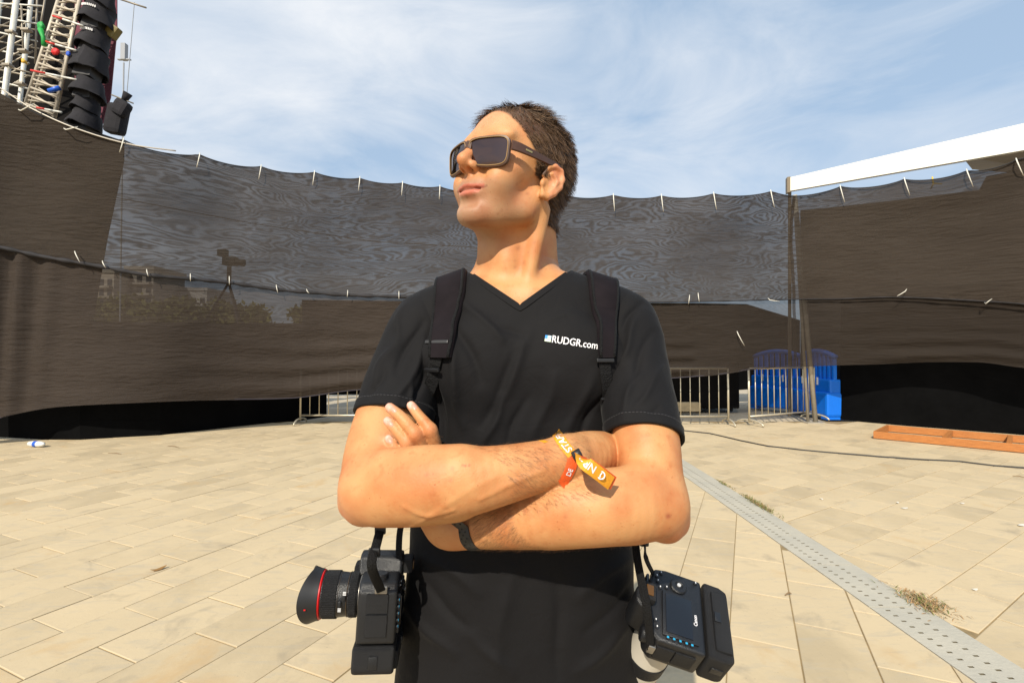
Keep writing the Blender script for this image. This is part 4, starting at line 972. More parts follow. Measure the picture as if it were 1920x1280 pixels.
C = lerpc(C, (.16, .05, .03), face * (np.abs(lL) < .035) * (fF > .076) * .8 * np.exp(-((uU + .0486 - 4.0 * lL ** 2) / .0013) ** 2))  # mouth line: shade between the lips put into the colour
ear = face * (np.abs(lL) > .074) * (fF < .006) * (fF > -.04) * (np.abs(uU) < .05); C = lerpc(C, (.66, .28, .16), ear * .6)
for p, r, w in ((q3(668, 945, .72), .038, .55), (q3(1255, 975, .73), .038, .55)):
    C = lerpc(C, (.60, .22, .13), w * np.exp(-(np.linalg.norm(V - p, axis=1) / r) ** 2))
for n_, ch in FING.items():
    p = q3(*ch[2]); C = lerpc(C, (.62, .26, .16), .5 * np.exp(-(np.linalg.norm(V - p, axis=1) / .009) ** 2))
    p = q3(*ch[4]); C = lerpc(C, (.68, .33, .23), .55 * np.exp(-(np.linalg.norm(V - p, axis=1) / .012) ** 2))
for p, d in NAILS:
    rel = V - p; al = rel @ d; pe = rel - al[:, None] * d; w = np.exp(-((al / .0062) ** 6 + (np.linalg.norm(pe[:, [0, 2]], axis=1) / .0050) ** 6)) * (rel[:, 1] < .004)
    C = lerpc(C, (.74, .44, .36), np.clip(w, 0, 1) * .9)
# small moles, scabs
rs = np.random.default_rng(3)
marks = [((868, 872), 1, .0016), ((872.5, 873), 1, .0014), ((880, 872), 1, .0016), ((1253, 966), 1, .004), ((985, 960), .5, .003)]
CAMP = np.array([0, 0, HC])
VD = V - CAMP; vpx = 960 + F * VD[:, 0] / (VD[:, 1] * math.cos(PIT) + VD[:, 2] * math.sin(PIT)); vpy = 640 - F * (-VD[:, 1] * math.sin(PIT) + VD[:, 2] * math.cos(PIT)) / (VD[:, 1] * math.cos(PIT) + VD[:, 2] * math.sin(PIT))
def hair_mask(f, l, u):
    "1 inside the hair line (head coordinates)"
    al = np.abs(l)
    fm = np.where(u > .098, .086 - 5.5 * np.maximum(al - .018, 0) ** 2 * 3, np.interp(u, [-.09, -.03, -.016, -.002, .0, .03, .05, .075, .098], [-.045, -.034, -.026, .018, .026, .040, .057, .075, .084]) + 0 * f)
    fm = fm + .012 * np.clip(-l / .03, 0, 1)
    return np.clip((fm - f) / .006, 0, 1) * np.clip((u + .058) / .008, 0, 1)
hm = hair_mask(fF, lL, uU) * face * (np.abs(lL) < .0825) * ~((fF > -.036) & (fF < .012) & (np.abs(uU + .004) < .034) & (np.abs(lL) > .0735))
frk = face * np.clip((np.abs(lL) - .03) / .02, 0, 1) * (fF > -.01)
for _ in range(90):
    k_ = rs.integers(0, len(V)); 
    while not frk[k_] > .3: k_ = rs.integers(0, len(V))
    C = lerpc(C, (.30, .13, .06), rs.uniform(.25, .6) * np.exp(-(np.linalg.norm(V - V[k_], axis=1) / rs.uniform(.0012, .0042)) ** 2))
for (x_, y_, Y_), r_, w_ in (((868, 872, .63), .0016, .8), ((873, 873, .63), .0014, .7), ((880, 872, .63), .0017, .8), ((848, 878, .63), .003, .3), ((845, 900, .63), .003, .35), ((1253, 967, .68), .0035, .8), ((985, 957, .67), .0035, .45), ((945, 865, .63), .002, .4), ((800, 890, .63), .0025, .3), ((1060, 968, .65), .003, .3)):
    h_ = (np.abs(vpx - x_) < 12) & (np.abs(vpy - y_) < 12) & (V[:, 1] < Y_ + .05)
    dd_ = np.hypot(vpx - x_, vpy - y_) * .68 / F; C = lerpc(C, (.30, .07, .04), h_ * w_ * np.exp(-(dd_ / r_) ** 2))
C = lerpc(C, (.040, .025, .016), np.clip(hm, 0, 1) * .9)
SKIN = bpy.data.materials.new('skin'); SKIN.use_nodes = True; N, L = nodes_of(SKIN); b = N['Principled BSDF']
b.inputs['Roughness'].default_value = .52; b.inputs['Specular IOR Level'].default_value = .36
b.inputs['Subsurface Weight'].default_value = .06; b.inputs['Subsurface Radius'].default_value = (1.0, .35, .15); b.inputs['Subsurface Scale'].default_value = .006
at = N.new('ShaderNodeAttribute'); at.attribute_name = 'tone'; tcs = N.new('ShaderNodeTexCoord')
def nz_(scale, det, lo, hi, st=(1, 1, 1)):
    mp = N.new('ShaderNodeMapping'); mp.inputs['Scale'].default_value = st; L.new(tcs.outputs['Object'], mp.inputs[0])
    n = N.new('ShaderNodeTexNoise'); n.inputs['Scale'].default_value = scale; n.inputs['Detail'].default_value = det; L.new(mp.outputs[0], n.inputs['Vector'])
    r = N.new('ShaderNodeMapRange'); r.inputs[1].default_value = lo; r.inputs[2].default_value = hi; L.new(n.outputs[0], r.inputs[0]); return r.outputs[0]
def mxc(fac, a, col, mode='MULTIPLY', amt=1.):
    x = N.new('ShaderNodeMix'); x.data_type = 'RGBA'; x.blend_type = mode
    ml = N.new('ShaderNodeMath'); ml.operation = 'MULTIPLY'; ml.inputs[1].default_value = amt; L.new(fac, ml.inputs[0]); L.new(ml.outputs[0], x.inputs[0])
    L.new(a, x.inputs[6]); x.inputs[7].default_value = (*col, 1); return x.outputs[2]
c0 = mxc(nz_(18, 6, .40, .68), at.outputs['Color'], (.84, .58, .48), amt=.8)
c0 = mxc(nz_(70, 4, .58, .75), c0, (.80, .62, .52), amt=.5)
c0 = mxc(nz_(210, 3, .68, .74), c0, (.62, .42, .33), amt=.55)
L.new(c0, b.inputs['Base Color'])
bp = N.new('ShaderNodeBump'); bp.inputs['Strength'].default_value = .28; bp.inputs['Distance'].default_value = .0014
nn = N.new('ShaderNodeTexNoise'); nn.inputs['Scale'].default_value = 380; nn.inputs['Detail'].default_value = 4; L.new(tcs.outputs['Object'], nn.inputs['Vector']); L.new(nn.outputs[0], bp.inputs['Height']); L.new(bp.outputs[0], b.inputs['Normal'])
man = empty('person', (.015, .93, 0)); tag(man, 'man in black V-neck shirt and sunglasses, arms crossed, chin raised to his right', 'person')
bm_ = np_mesh('body', V, Q); bodyo = link('body', bm_, man, False, [SKIN])
ca = bm_.color_attributes.new('tone', 'FLOAT_COLOR', 'POINT'); ca.data.foreach_set('color', np.concatenate([C, np.ones((len(C), 1))], 1).astype(np.float32).ravel())
# ------------------------------------------------------------------ clothes
BODYT = BVHTree.FromPolygons([tuple(p) for p in V], [tuple(q) for q in Q])
EYE = Vector((0, 0, HC))
def project(W):
    W = np.asarray(W, float); d = W - np.array(EYE); y = d[:, 1] * math.cos(PIT) + d[:, 2] * math.sin(PIT); z = -d[:, 1] * math.sin(PIT) + d[:, 2] * math.cos(PIT)
    return 960 + F * d[:, 0] / y, 640 - F * z / y
def vnormals(Vx, Qx):
    n = np.cross(Vx[Qx[:, 2]] - Vx[Qx[:, 0]], Vx[Qx[:, 3]] - Vx[Qx[:, 1]]); out = np.zeros_like(Vx)
    for i in range(4):
        for k in range(3): out[:, k] += np.bincount(Qx[:, i], n[:, k], len(Vx))
    return out / (np.linalg.norm(out, axis=1)[:, None] + 1e-12)
FOLDS = [  # x0, y0, x1, y1 (photograph), half width, height in mm
    (868, 560, 940, 640, 16, 3.2), (850, 600, 905, 720, 20, -3.0), (840, 640, 870, 800, 16, 3.4), (818, 690, 832, 850, 10, -4.0), (1000, 620, 930, 760, 22, 3.0), (975, 660, 900, 800, 18, -2.6),
    (945, 740, 905, 840, 14, 3.0), (985, 740, 950, 840, 12, -2.2), (1040, 700, 1000, 830, 20, 2.2), (1110, 700, 1060, 830, 18, 2.4), (1130, 740, 1080, 830, 12, -2.6), (905, 590, 985, 640, 12, -1.8), (1020, 600, 1100, 590, 14, 1.4),
    (800, 1040, 900, 1110, 22, 3.4), (790, 1090, 880, 1180, 18, -3.0), (760, 1130, 850, 1230, 20, 3.2), (1180, 1040, 1080, 1120, 24, 3.2), (1190, 1100, 1100, 1190, 18, -3.0), (1195, 1160, 1080, 1260, 22, 3.0), (960, 1060, 930, 1260, 30, 2.4), (1040, 1080, 1050, 1270, 22, -2.4), (880, 1180, 960, 1270, 20, 2.2),
    (760, 570, 740, 640, 12, 2.2), (790, 600, 742, 700, 14, -2.6), (800, 640, 745, 750, 12, 3.0), (795, 690, 770, 775, 10, -3.0), (740, 640, 700, 720, 14, 2.4), (720, 690, 690, 755, 10, -2.0), (775, 720, 755, 780, 8, 2.6),
    (1205, 560, 1165, 620, 12, -2.6), (1195, 600, 1160, 680, 12, 2.8), (1225, 620, 1180, 720, 14, -2.2), (1200, 700, 1160, 780, 14, 2.6), (1245, 690, 1190, 760, 12, 2.0), (1235, 760, 1175, 800, 10, -2.0)]
def fold_offset(Vx, Nx, seed=0.):
    px, py = project(Vx); off = np.zeros(len(Vx)); fr = np.clip(-Nx[:, 1] * 2.2, 0, 1)
    for x0, y0, x1, y1, w, h in FOLDS:
        dx, dy = x1 - x0, y1 - y0; L2 = dx * dx + dy * dy; t = ((px - x0) * dx + (py - y0) * dy) / L2; tc_ = np.clip(t, 0, 1)
        wob = 5 * np.sin(tc_ * 5 + x0)
        l = math.sqrt(L2); dist = np.hypot(px - x0 - dx * tc_ + wob * dy / l, py - y0 - dy * tc_ - wob * dx / l)
        off += 2.1 * h * .001 * (np.exp(-(dist / (w * .42)) ** 2) * .75 + .45 * np.exp(-(dist / (w * .9)) ** 2)) * np.clip(np.sin(np.pi * np.clip(t * .8 + .1, 0, 1)), 0, 1)
    off *= fr
    off += np.array([.0022 * noise.noise(Vector(p) * 9 + Vector((seed, 0, 0))) + .0011 * noise.noise(Vector(p) * 26 + Vector((seed, 3, 0))) for p in Vx])
    return off
HSH = .004
tv_ = Vol((-.30, .74, .68), (.33, 1.12, 1.56), HSH)
tv_.loft(TORSO, 0, 2.3, .0)
for S_ in (RS, LS): tv_.cap(np.array([.018 + (.5 if S_[0] > 0 else -.5) * .12, .945, 1.452]), S_ + np.array([0, .01, -.004]), .046, .064, .035)
for s_ in (-1, 1): tv_.ell((.02 + s_ * .085, .83, 1.335), (.085, .035, .065), None, .03)     # chest
TV, TQ = tv_.mesh(3); TN = vnormals(TV, TQ); TV = TV + TN * fold_offset(TV, TN)[:, None]
TORT = BVHTree.FromPolygons([tuple(p) for p in TV], [tuple(q) for q in TQ])
SHIRT = bpy.data.materials.new('black_cotton'); SHIRT.use_nodes = True; N, L = nodes_of(SHIRT); b = N['Principled BSDF']
b.inputs['Roughness'].default_value = .78; b.inputs['Specular IOR Level'].default_value = .16; b.inputs['Sheen Weight'].default_value = .03; b.inputs['Sheen Roughness'].default_value = .4
tcs = N.new('ShaderNodeTexCoord'); n1 = N.new('ShaderNodeTexNoise'); n1.inputs['Scale'].default_value = 7; n1.inputs['Detail'].default_value = 6; L.new(tcs.outputs['Object'], n1.inputs['Vector'])
mx = N.new('ShaderNodeMix'); mx.data_type = 'RGBA'; L.new(n1.outputs[0], mx.inputs[0]); mx.inputs[6].default_value = (.0060, .0056, .0060, 1); mx.inputs[7].default_value = (.0105, .0098, .0103, 1); L.new(mx.outputs[2], b.inputs['Base Color'])
n2 = N.new('ShaderNodeTexNoise'); n2.inputs['Scale'].default_value = 900; n2.inputs['Detail'].default_value = 3; L.new(tcs.outputs['Object'], n2.inputs['Vector'])
bp = N.new('ShaderNodeBump'); bp.inputs['Strength'].default_value = .5; bp.inputs['Distance'].default_value = .0006; L.new(n2.outputs[0], bp.inputs['Height'])
n3 = N.new('ShaderNodeTexNoise'); n3.inputs['Scale'].default_value = 34; n3.inputs['Detail'].default_value = 3; n3.inputs['Distortion'].default_value = .8; L.new(tcs.outputs['Object'], n3.inputs['Vector'])
bp2 = N.new('ShaderNodeBump'); bp2.inputs['Strength'].default_value = .35; bp2.inputs['Distance'].default_value = .004; L.new(n3.outputs[0], bp2.inputs['Height']); L.new(bp.outputs[0], bp2.inputs['Normal'])
L.new(bp2.outputs[0], b.inputs['Normal'])
# neckline
vA, vB, vC = P(880, 511, .90), P(975, 573, .83), P(1078, 501, .90)
p1n = Vector((vB - vA).cross(Vector((0, 1, 0)))).normalized(); p1n = p1n if p1n.z > 0 else -p1n
p2n = Vector((vC - vB).cross(Vector((0, 1, 0)))).normalized(); p2n = p2n if p2n.z > 0 else -p2n
bm = bmesh.new(); me = np_mesh('t_shirt', TV, TQ); bm.from_mesh(me)
for no in (p1n, p2n):
    fs = [q for q in bm.faces if q.calc_center_median().z > 1.39 and q.calc_center_median().y < .96 and abs(q.calc_center_median().x) < .16]
    ge = set(fs)
    for q in fs: ge.update(q.edges); ge.update(q.verts)
    bmesh.ops.bisect_plane(bm, geom=list(ge), plane_co=vB, plane_no=no, dist=1e-6)
kill = []
for q in bm.faces:
    c = q.calc_center_median()
    if c.z < 1.39: continue
    if c.y < .955 and (c - vB).dot(p1n) > 0 and (c - vB).dot(p2n) > 0: kill.append(q)
    elif c.y >= .955 and c.z > 1.492 - .25 * (c.y - .955): kill.append(q)
bmesh.ops.delete(bm, geom=kill, context='FACES')
fs = bm.faces[:]; ge = set(fs)
for q in fs: ge.update(q.edges); ge.update(q.verts)
bmesh.ops.bisect_plane(bm, geom=list(ge), plane_co=(0, 0, .745), plane_no=(.0, 0, -1), clear_outer=True, dist=1e-6)
bm.to_mesh(me); bm.free(); me.polygons.foreach_set('use_smooth', [True] * len(me.polygons))
shirt = link('t_shirt', me, man, False, [SHIRT])
# sleeves
def sleeve(S_, pts, rs, Ec, no, nm):
    v_ = Vol((min(p[0] for p in pts) - .09, min(p[1] for p in pts) - .09, min(p[2] for p in pts) - .16), (max(p[0] for p in pts) + .09, max(p[1] for p in pts) + .09, max(p[2] for p in pts) + .09), .0035)
    v_.chain(pts, rs, 0)
    a, q = v_.mesh(3); n_ = vnormals(a, q); a = a + n_ * fold_offset(a, n_, 5.)[:, None]
    t_ = BVHTree.FromPolygons([tuple(p) for p in a], [tuple(x) for x in q])
    me = np_mesh(nm, a, q); bm = bmesh.new(); bm.from_mesh(me); g_ = bm.verts[:] + bm.edges[:] + bm.faces[:]
    bmesh.ops.bisect_plane(bm, geom=g_, plane_co=Ec, plane_no=no, clear_outer=True, dist=1e-6)
    bm.to_mesh(me); bm.free(); me.polygons.foreach_set('use_smooth', [True] * len(me.polygons))
    o = link(nm, me, shirt, False, [SHIRT])
    # stitched hem: band and thread line following the sleeve
    no = Vector(no).normalized(); u_ = no.orthogonal().normalized(); w_ = no.cross(u_); n = 72
    def ring(t, ofs):
        out = []
        for k in range(n):
            d = u_ * math.cos(2 * math.pi * k / n) + w_ * math.sin(2 * math.pi * k / n); c = Vector(Ec) - no * t
            h = t_.ray_cast(c + d * .14, -d, .14); p = h[0] if h[0] is not None else c + d * .06
            out.append((p, d))
        return out
    mb = MB(); rows = [(-.0005, -.0035), (-.001, -.0005), (-.0008, .0014), (.004, .0018), (.016, .0018), (.0185, .0012), (.0195, -.001)]
    vv = []
    for t, o_ in rows: vv += [p + d * o_ + no * (-min(t, 0)) for p, d in ring(max(t, .0005), 0)]
    ff = [(i * n + k, i * n + (k + 1) % n, (i + 1) * n + (k + 1) % n, (i + 1) * n + k) for i in range(len(rows) - 1) for k in range(n)]
    mb.add(vv, ff); mb.build('sleeve_hem', SHIRT, shirt, True)
    mb = MB(); r_ = ring(.0155, 0); 
    for k in range(0, n): 
        a_, b_ = r_[k][0] + r_[k][1] * .0019, r_[(k + 1) % n][0] + r_[(k + 1) % n][1] * .0019; mb.tube([a_.lerp(b_, .1), a_.lerp(b_, .75)], .00045, 4)
    ob = mb.build('hem_stitching', mat('thread_grey', (.05, .048, .05), .8), shirt); ob['kind'] = 'stuff'
    return t_
def v3(*a): return Vector(P(*a))
ER = v3(738, 783, .822); EL = v3(1207, 824, .778)
STR = sleeve(RS, [RS + np.array([.03, .03, .0]), RS, q3(766, 690, .872), q3(738, 780, .822), q3(722, 830, .79)], [.056, .0620, .0625, .0620, .060], ER, (ER - v3(764, 690, .872)) + Vector((0, 0, -.03)), 'sleeve')
STL = sleeve(LS, [LS + np.array([-.03, .03, .0]), LS, q3(1187, 710, .850), q3(1206, 820, .779), q3(1212, 860, .755)], [.056, .0620, .0610, .0580, .056], EL, (EL - v3(1190, 700, .85)) + Vector((-.012, .0, -.01)), 'sleeve')
# V collar band
cpts = []
for (a, b_) in (((878, 509), (975, 574)), ((975, 574), (1080, 499))):
    for t in np.linspace(0, 1, 14)[(0 if a[0] == 878 else 1):]:
        x, y = a[0] + (b_[0] - a[0]) * t, a[1] + (b_[1] - a[1]) * t
        h = TORT.ray_cast(EYE, ray(x, y)); cpts.append((h[0], h[1]) if h[0] is not None else None)
cpts = [c for c in cpts if c]
def band(pts, w, th, name, m, parent, smooth=True, side=1):
    ps = [p for p, n in pts]; ns = [n for p, n in pts]; sd = []
    for i in range(len(ps)):
        t = (ps[min(i + 1, len(ps) - 1)] - ps[max(i - 1, 0)]).normalized(); sd.append(ns[i].cross(t).normalized() * side)
    mb = MB(); mb.ribbon([p for p in ps], sd, ns, w, th); return mb.build(name, m, parent, False, auto=40)
lft = [(p + Vector((0, 0, -.004)), n) for p, n in cpts]
band(lft[:14], .0062, .0028, 'collar_band', SHIRT, shirt); band(lft[13:], .0062, .0030, 'collar_band', SHIRT, shirt)
bk = []
for an in np.linspace(-90, 90, 22):
    d = Vector((math.sin(R(an)), math.cos(R(an)), 0)); o_ = Vector((.018, .945, 1.494))
    h = TORT.ray_cast(o_ + d * .3, -d, .3); bk.append((h[0], d))
band(bk, .007, .003, 'collar_band', SHIRT, shirt)
# printed logo and web address
def on_shirt(px, py, lift=.0008):
    h = TORT.ray_cast(EYE, ray(px, py)); return h[0] - ray(px, py) * lift + h[1] * .0006
WHT = mat('print_ink_white', (.78, .76, .77), .7)
def printed(body_, org, ang, size, name, m, surf, sx=1.0, bold=.012, xf=None, parent=None):
    cu = bpy.data.curves.new('t', 'FONT'); cu.body = body_; cu.size = 1; cu.offset = bold; cu.resolution_u = 3; ob = bpy.data.objects.new('t', cu); COL.objects.link(ob)
    dg = bpy.context.evaluated_depsgraph_get(); me = bpy.data.meshes.new_from_object(ob.evaluated_get(dg)); COL.objects.unlink(ob); bpy.data.objects.remove(ob); bpy.data.curves.remove(cu)
    bm = bmesh.new(); bm.from_mesh(me); bmesh.ops.triangulate(bm, faces=bm.faces[:]); bm.to_mesh(me); bm.free()
    for w in me.vertices:
        x, y = w.co.x * sx, w.co.y
        w.co = surf(x, y)
    me.name = name; return link(name, me, parent, False, [m])
ca_, sa_ = math.cos(R(8.5)), math.sin(R(8.5)); S0 = 19.0
def sh_surf(x, y):
    a, b_ = x * S0, y * S0; return on_shirt(1033.5 + a * ca_ + b_ * sa_, 641.5 + a * sa_ - b_ * ca_)
printed('RUDGR.com', None, 0, 1, 'web_address_print', WHT, sh_surf, .86, .012, None, shirt)
for nm, c, x0, y0, x1, y1 in (('logo_print', (.62, .74, .55), 0, 0, 1, 1), ('logo_print', (.05, .28, .75), 0, .5, .42, 1), ('logo_print', (.55, .72, .85), .42, .5, 1, 1)):
    q = []
    for a, b_ in ((x0, y0), (x1, y0), (x1, y1), (x0, y1)):
        X, Y = a * 11.5, b_ * 11.5; q.append(on_shirt(1021.0 + X * ca_ + Y * sa_, 639.5 + X * sa_ - Y * ca_, .0010 if c[0] == .62 else .0018))
    mb = MB(); mb.add(q, [(0, 1, 2, 3)]); mb.build(nm, mat('ink_%d' % int(c[2] * 100), c, .7), shirt)
# trousers and shoes
tr_ = Vol((-.30, .70, .03), (.33, 1.14, .98), .008)
tr_.loft([(.76, .014, .935, .185, .125), (.86, .014, .935, .192, .128), (.97, .014, .933, .175, .118)], 0, 2.3)
for s_ in (-1, 1):
    tr_.chain([(.014 + s_ * .095, .935, .84), (.014 + s_ * .11, .925, .50), (.014 + s_ * .125, .945, .09)], [.098, .072, .062], .03)
a, q = tr_.mesh(2); n_ = vnormals(a, q); a = a + n_ * np.array([.006 * noise.noise(Vector(p) * 9) for p in a])[:, None]
link('trousers', np_mesh('trousers', a, q), man, False, [mat('dark_denim', (.016, .018, .024), .85, var=.3, vscale=20, bump=.3, bscale=300)])
for s_ in (-1, 1):
    sh = Vol((.014 + s_ * .13 - .08, .72, -.0), (.014 + s_ * .13 + .08, 1.06, .16), .006); c = .014 + s_ * .13
    sh.cap((c, .96, .06), (c + s_ * .02, .80, .035), .042, .036, 0); sh.ell((c, .98, .07), (.042, .05, .06), None, .02); sh.put((slice(None),) * 3, -(sh.lo[2] + sh.h * np.arange(sh.n[2], dtype=np.float32) - .012).reshape(1, 1, -1) * -1, 0, True)
    a, q = sh.mesh(1); link('shoe', np_mesh('shoe', a, q), man, False, [mat('shoe_dark', (.03, .028, .026), .6)])
# ------------------------------------------------------------------ backpack
BP = mat('strap_nylon', (.0095, .0066, .0082), .85, spec=.15, var=.25, vscale=30, bump=.12, bscale=900); WEB = mat('webbing', (.008, .0078, .008), .7, spec=.2, bump=.6, bscale=500)
pack = empty('backpack', (.02, 1.12, 1.0)); tag(pack, 'black backpack worn by the man, its padded straps over both shoulders', 'backpack')
mb = MB(); mb.box((.02, 1.16, 1.24), (.30, .17, .46), bev=.06); mb.build('bag', BP, pack, True)
mb = MB(); mb.box((.02, 1.258, 1.16), (.24, .05, .24), bev=.02); mb.build('front_pocket', BP, pack, True)
def strap_line(keys, t0, t1, n, oz=1.35):
    out = []
    for th in np.linspace(t0, t1, n):
        x, w = spline(keys, th); d = Vector((0, -math.cos(R(th)), math.sin(R(th)))); o_ = Vector((x, .935, oz))
        h = TORT.ray_cast(o_ + d * .35, -d, .35)
        hl_ = TORT.ray_cast(o_ + Vector((-w, 0, 0)) + d * .35, -d, .35)[0]; hr_ = TORT.ray_cast(o_ + Vector((w, 0, 0)) + d * .35, -d, .35)[0]
        p = h[0]
        if p is None: continue
        sd = Vector((1, 0, 0))
        if hl_ is not None and hr_ is not None and (hr_ - hl_).length < 4 * w: sd = (hr_ - hl_).normalized()
        nn = sd.cross(Vector((0, math.sin(R(th)), math.cos(R(th))))).normalized()
        if nn.dot(d) < 0: nn = -nn
        out.append((p, sd, nn, w))
    ps = [Vector(o[0]) for o in out]                       # relax the line so that it bridges shirt folds
    for _ in range(3): ps = [ps[i] if i in (0, len(ps) - 1) else (ps[i - 1] + ps[i] * 2 + ps[i + 1]) / 4 for i in range(len(ps))]
    return [(p + o[2] * .002, o[1], o[2], o[3]) for p, o in zip(ps, out)]
def strap(keys, side):
    ln_ = strap_line(keys, -2, 165, 42)
    mb = MB(); mb.ribbon([o[0] for o in ln_], [o[1] for o in ln_], [o[2] for o in ln_], [o[3] for o in ln_], .010); st = mb.build('padded_strap', BP, pack, False, auto=50)
    for e in (-1, 1):
        mb = MB(); mb.tube([o[0] + o[1] * (e * o[3] * .84) + o[2] * .0085 for o in ln_], .0028, 6); mb.build('edge_piping', WEB, st, True)
    return ln_
kL = [(-5, -.110, .0185), (20, -.108, .0225), (50, -.104, .0275), (90, -.108, .029), (165, -.10, .03)]; kR = [(-5, .1455, .0120), (20, .149, .0165), (50, .154, .0260), (90, .160, .029), (165, .14, .03)]
sL = strap(kL, -1); sR = strap(kR, 1)
def web(pxs, w, name, parent, lift=.004, th=.002):
    pts = []
    for x, y in pxs:
        h = TORT.ray_cast(EYE, ray(x, y)); pts.append((h[0] + h[1] * lift, h[1]))
    ps = [p for p, n in pts]; sd = []
    for i in range(len(ps)):
        t = (ps[min(i + 1, len(ps) - 1)] - ps[max(i - 1, 0)]).normalized(); sd.append(pts[i][1].cross(t).normalized())
    mb = MB(); mb.ribbon(ps, sd, [n for p, n in pts], w, th); return mb.build(name, WEB, parent)
def dense(a, n=10): return [tuple(spline([(i, *p) for i, p in enumerate(a)], t)) for t in np.linspace(0, len(a) - 1, n)]
web(dense([(826, 638), (820, 672), (812, 705), (806, 740)]), .0105, 'webbing', pack); web(dense([(1130, 664), (1134, 700), (1138, 740), (1140, 780)]), .0095, 'webbing', pack)
for (x, y, w) in ((824, 645, 22), (1131, 676, 15), (817, 690, 17), (1137, 742, 14), (1138, 752, 14)):
    h = TORT.ray_cast(EYE, ray(x, y)); M_ = Matrix.Translation(h[0] + h[1] * .009) @ h[1].to_track_quat('Y', 'Z').to_matrix().to_4x4()
    mb = MB(); mb.box((0, 0, 0), (w * .0019, .005, .006), M_, bev=.0015); mb.build('buckle', mat('buckle_black', (.010, .010, .011), .5), pack)
# ------------------------------------------------------------------ sunglasses
GF = mat('frame_brown', (.070, .032, .019), .42, var=.25, vscale=40); GE = mat('frame_edge_tan', (.30, .18, .07), .4)
LENS = bpy.data.materials.new('lens_dark'); LENS.use_nodes = True; N, L = nodes_of(LENS); b = N['Principled BSDF']
b.inputs['Base Color'].default_value = (.135, .088, .080, 1); b.inputs['Metallic'].default_value = 1.0; b.inputs['Roughness'].default_value = .07; b.inputs['Specular IOR Level'].default_value = .8; b.inputs['IOR'].default_value = 1.65; b.inputs['Coat Weight'].default_value = .15; b.inputs['Coat Roughness'].default_value = .03
gl = empty('sunglasses', H(.1, 0, .02)); tag(gl, 'brown framed sunglasses with dark lenses on the man\'s raised face', 'sunglasses')
GU, GFWD = .0065, .1145
def gp(l, u, d=0.):
    "point on the curved front of the glasses"
    f_ = GFWD - .26 * abs(l) * min(1, abs(l) / .01) - 1.3 * l * l + .20 * u + d; return Vector(H(f_, l, GU + u))
def rrect(w, h, n=44, e=4.5, taper=.0):
    out = []
    for k in range(n):
        a = 2 * math.pi * k / n; c, s_ = math.cos(a), math.sin(a); r = (abs(c) ** e + abs(s_) ** e) ** (-1 / e); x, y = w * r * c, h * r * s_
        out.append((x * (1 + taper * y / h), y))
    return [(x, y * (1 - .17 * max(0, -x / w)) if y < 0 else y) for x, y in out]
for s_ in (-1, 1):
    outer, inner = rrect(.0328, .0232, taper=.06), rrect(.0302, .0205, taper=.06); n = len(outer); cl_ = s_ * .0355
    vv = []
    for ring_, d in ((outer, -.0025), (outer, .0015), (inner, .0022), (inner, -.0025)):
        vv += [gp(cl_ + s_ * x, y + .0015 * (x / .03), d) for x, y in ring_]
    ff = [(i * n + k, i * n + (k + 1) % n, ((i + 1) % 4) * n + (k + 1) % n, ((i + 1) % 4) * n + k) for i in range(4) for k in range(n)]
    mb = MB(); mb.add(vv, ff); mb.build('rim', GF, gl, False, auto=35)
    mb = MB(); vi = [gp(cl_ + s_ * x, y + .0015 * (x / .03), .0021) for x, y in rrect(.0306, .0210, taper=.06)]; mb.tube(vi + vi[:1], .0009, 5, False); mb.build('rim_edge', GE, gl, True)
    vv = [gp(cl_, 0, .0022)]; rings = 5
    for q_ in range(1, rings + 1):
        t = q_ / rings; vv += [gp(cl_ + s_ * x * t, (y + .0015 * (x / .03)) * t, .0005 + .0022 * (1 - t * t)) for x, y in inner]
    ff = [(0, 1 + k, 1 + (k + 1) % n) for k in range(n)] + [(1 + q_ * n + k, 1 + q_ * n + (k + 1) % n, 1 + (q_ + 1) * n + (k + 1) % n, 1 + (q_ + 1) * n + k) for q_ in range(rings - 1) for k in range(n)]
    mb = MB(); mb.add(vv, ff); mb.build('lens', LENS, gl, True)
    # temple arm
    A_ = [(GFWD - .26 * .067 - 1.3 * .067 ** 2 - .001, .0685, .0105, .0078), (.078, .0740, .0112, .0076), (.050, .0790, .0130, .0062), (.020, .0820, .0150, .0050), (-.006, .0825, .0180, .0042), (-.022, .080, .0150, .0034)]
    ps = [Vector(H(f_, s_ * l, GU + u)) for f_, l, u, w in A_]; ks = [(i, *p, A_[i][3]) for i, p in enumerate(ps)]
    sm = [spline(ks, t) for t in np.linspace(0, len(ps) - 1, 26)]
    upv = Vector(hu); mb = MB(); pp = [Vector(q_[:3]) for q_ in sm]; nrm = [Vector(hl) * s_ for _ in pp]
    mb.ribbon(pp, [upv] * len(pp), nrm, [q_[3] for q_ in sm], .0035); mb.build('temple', GF, gl, False, auto=40)
    mb = MB(); i0, i1 = 7, 10; mb.ribbon(pp[i0:i1], [upv] * 3, [n_ * 1 for n_ in nrm[i0:i1]], .0016, .0042); mb.build('metal_inlay', mat('inlay_gold', (.55, .42, .18), .3, metal=.8), gl)
mb = MB(); br = [gp(l, .0125 - .35 * abs(l), -.001) for l in np.linspace(-.008, .008, 9)]; mb.ribbon(br, [Vector(hu)] * 9, [Vector(hf)] * 9, .0065, .0035); mb.build('bridge', GF, gl, False, auto=40)
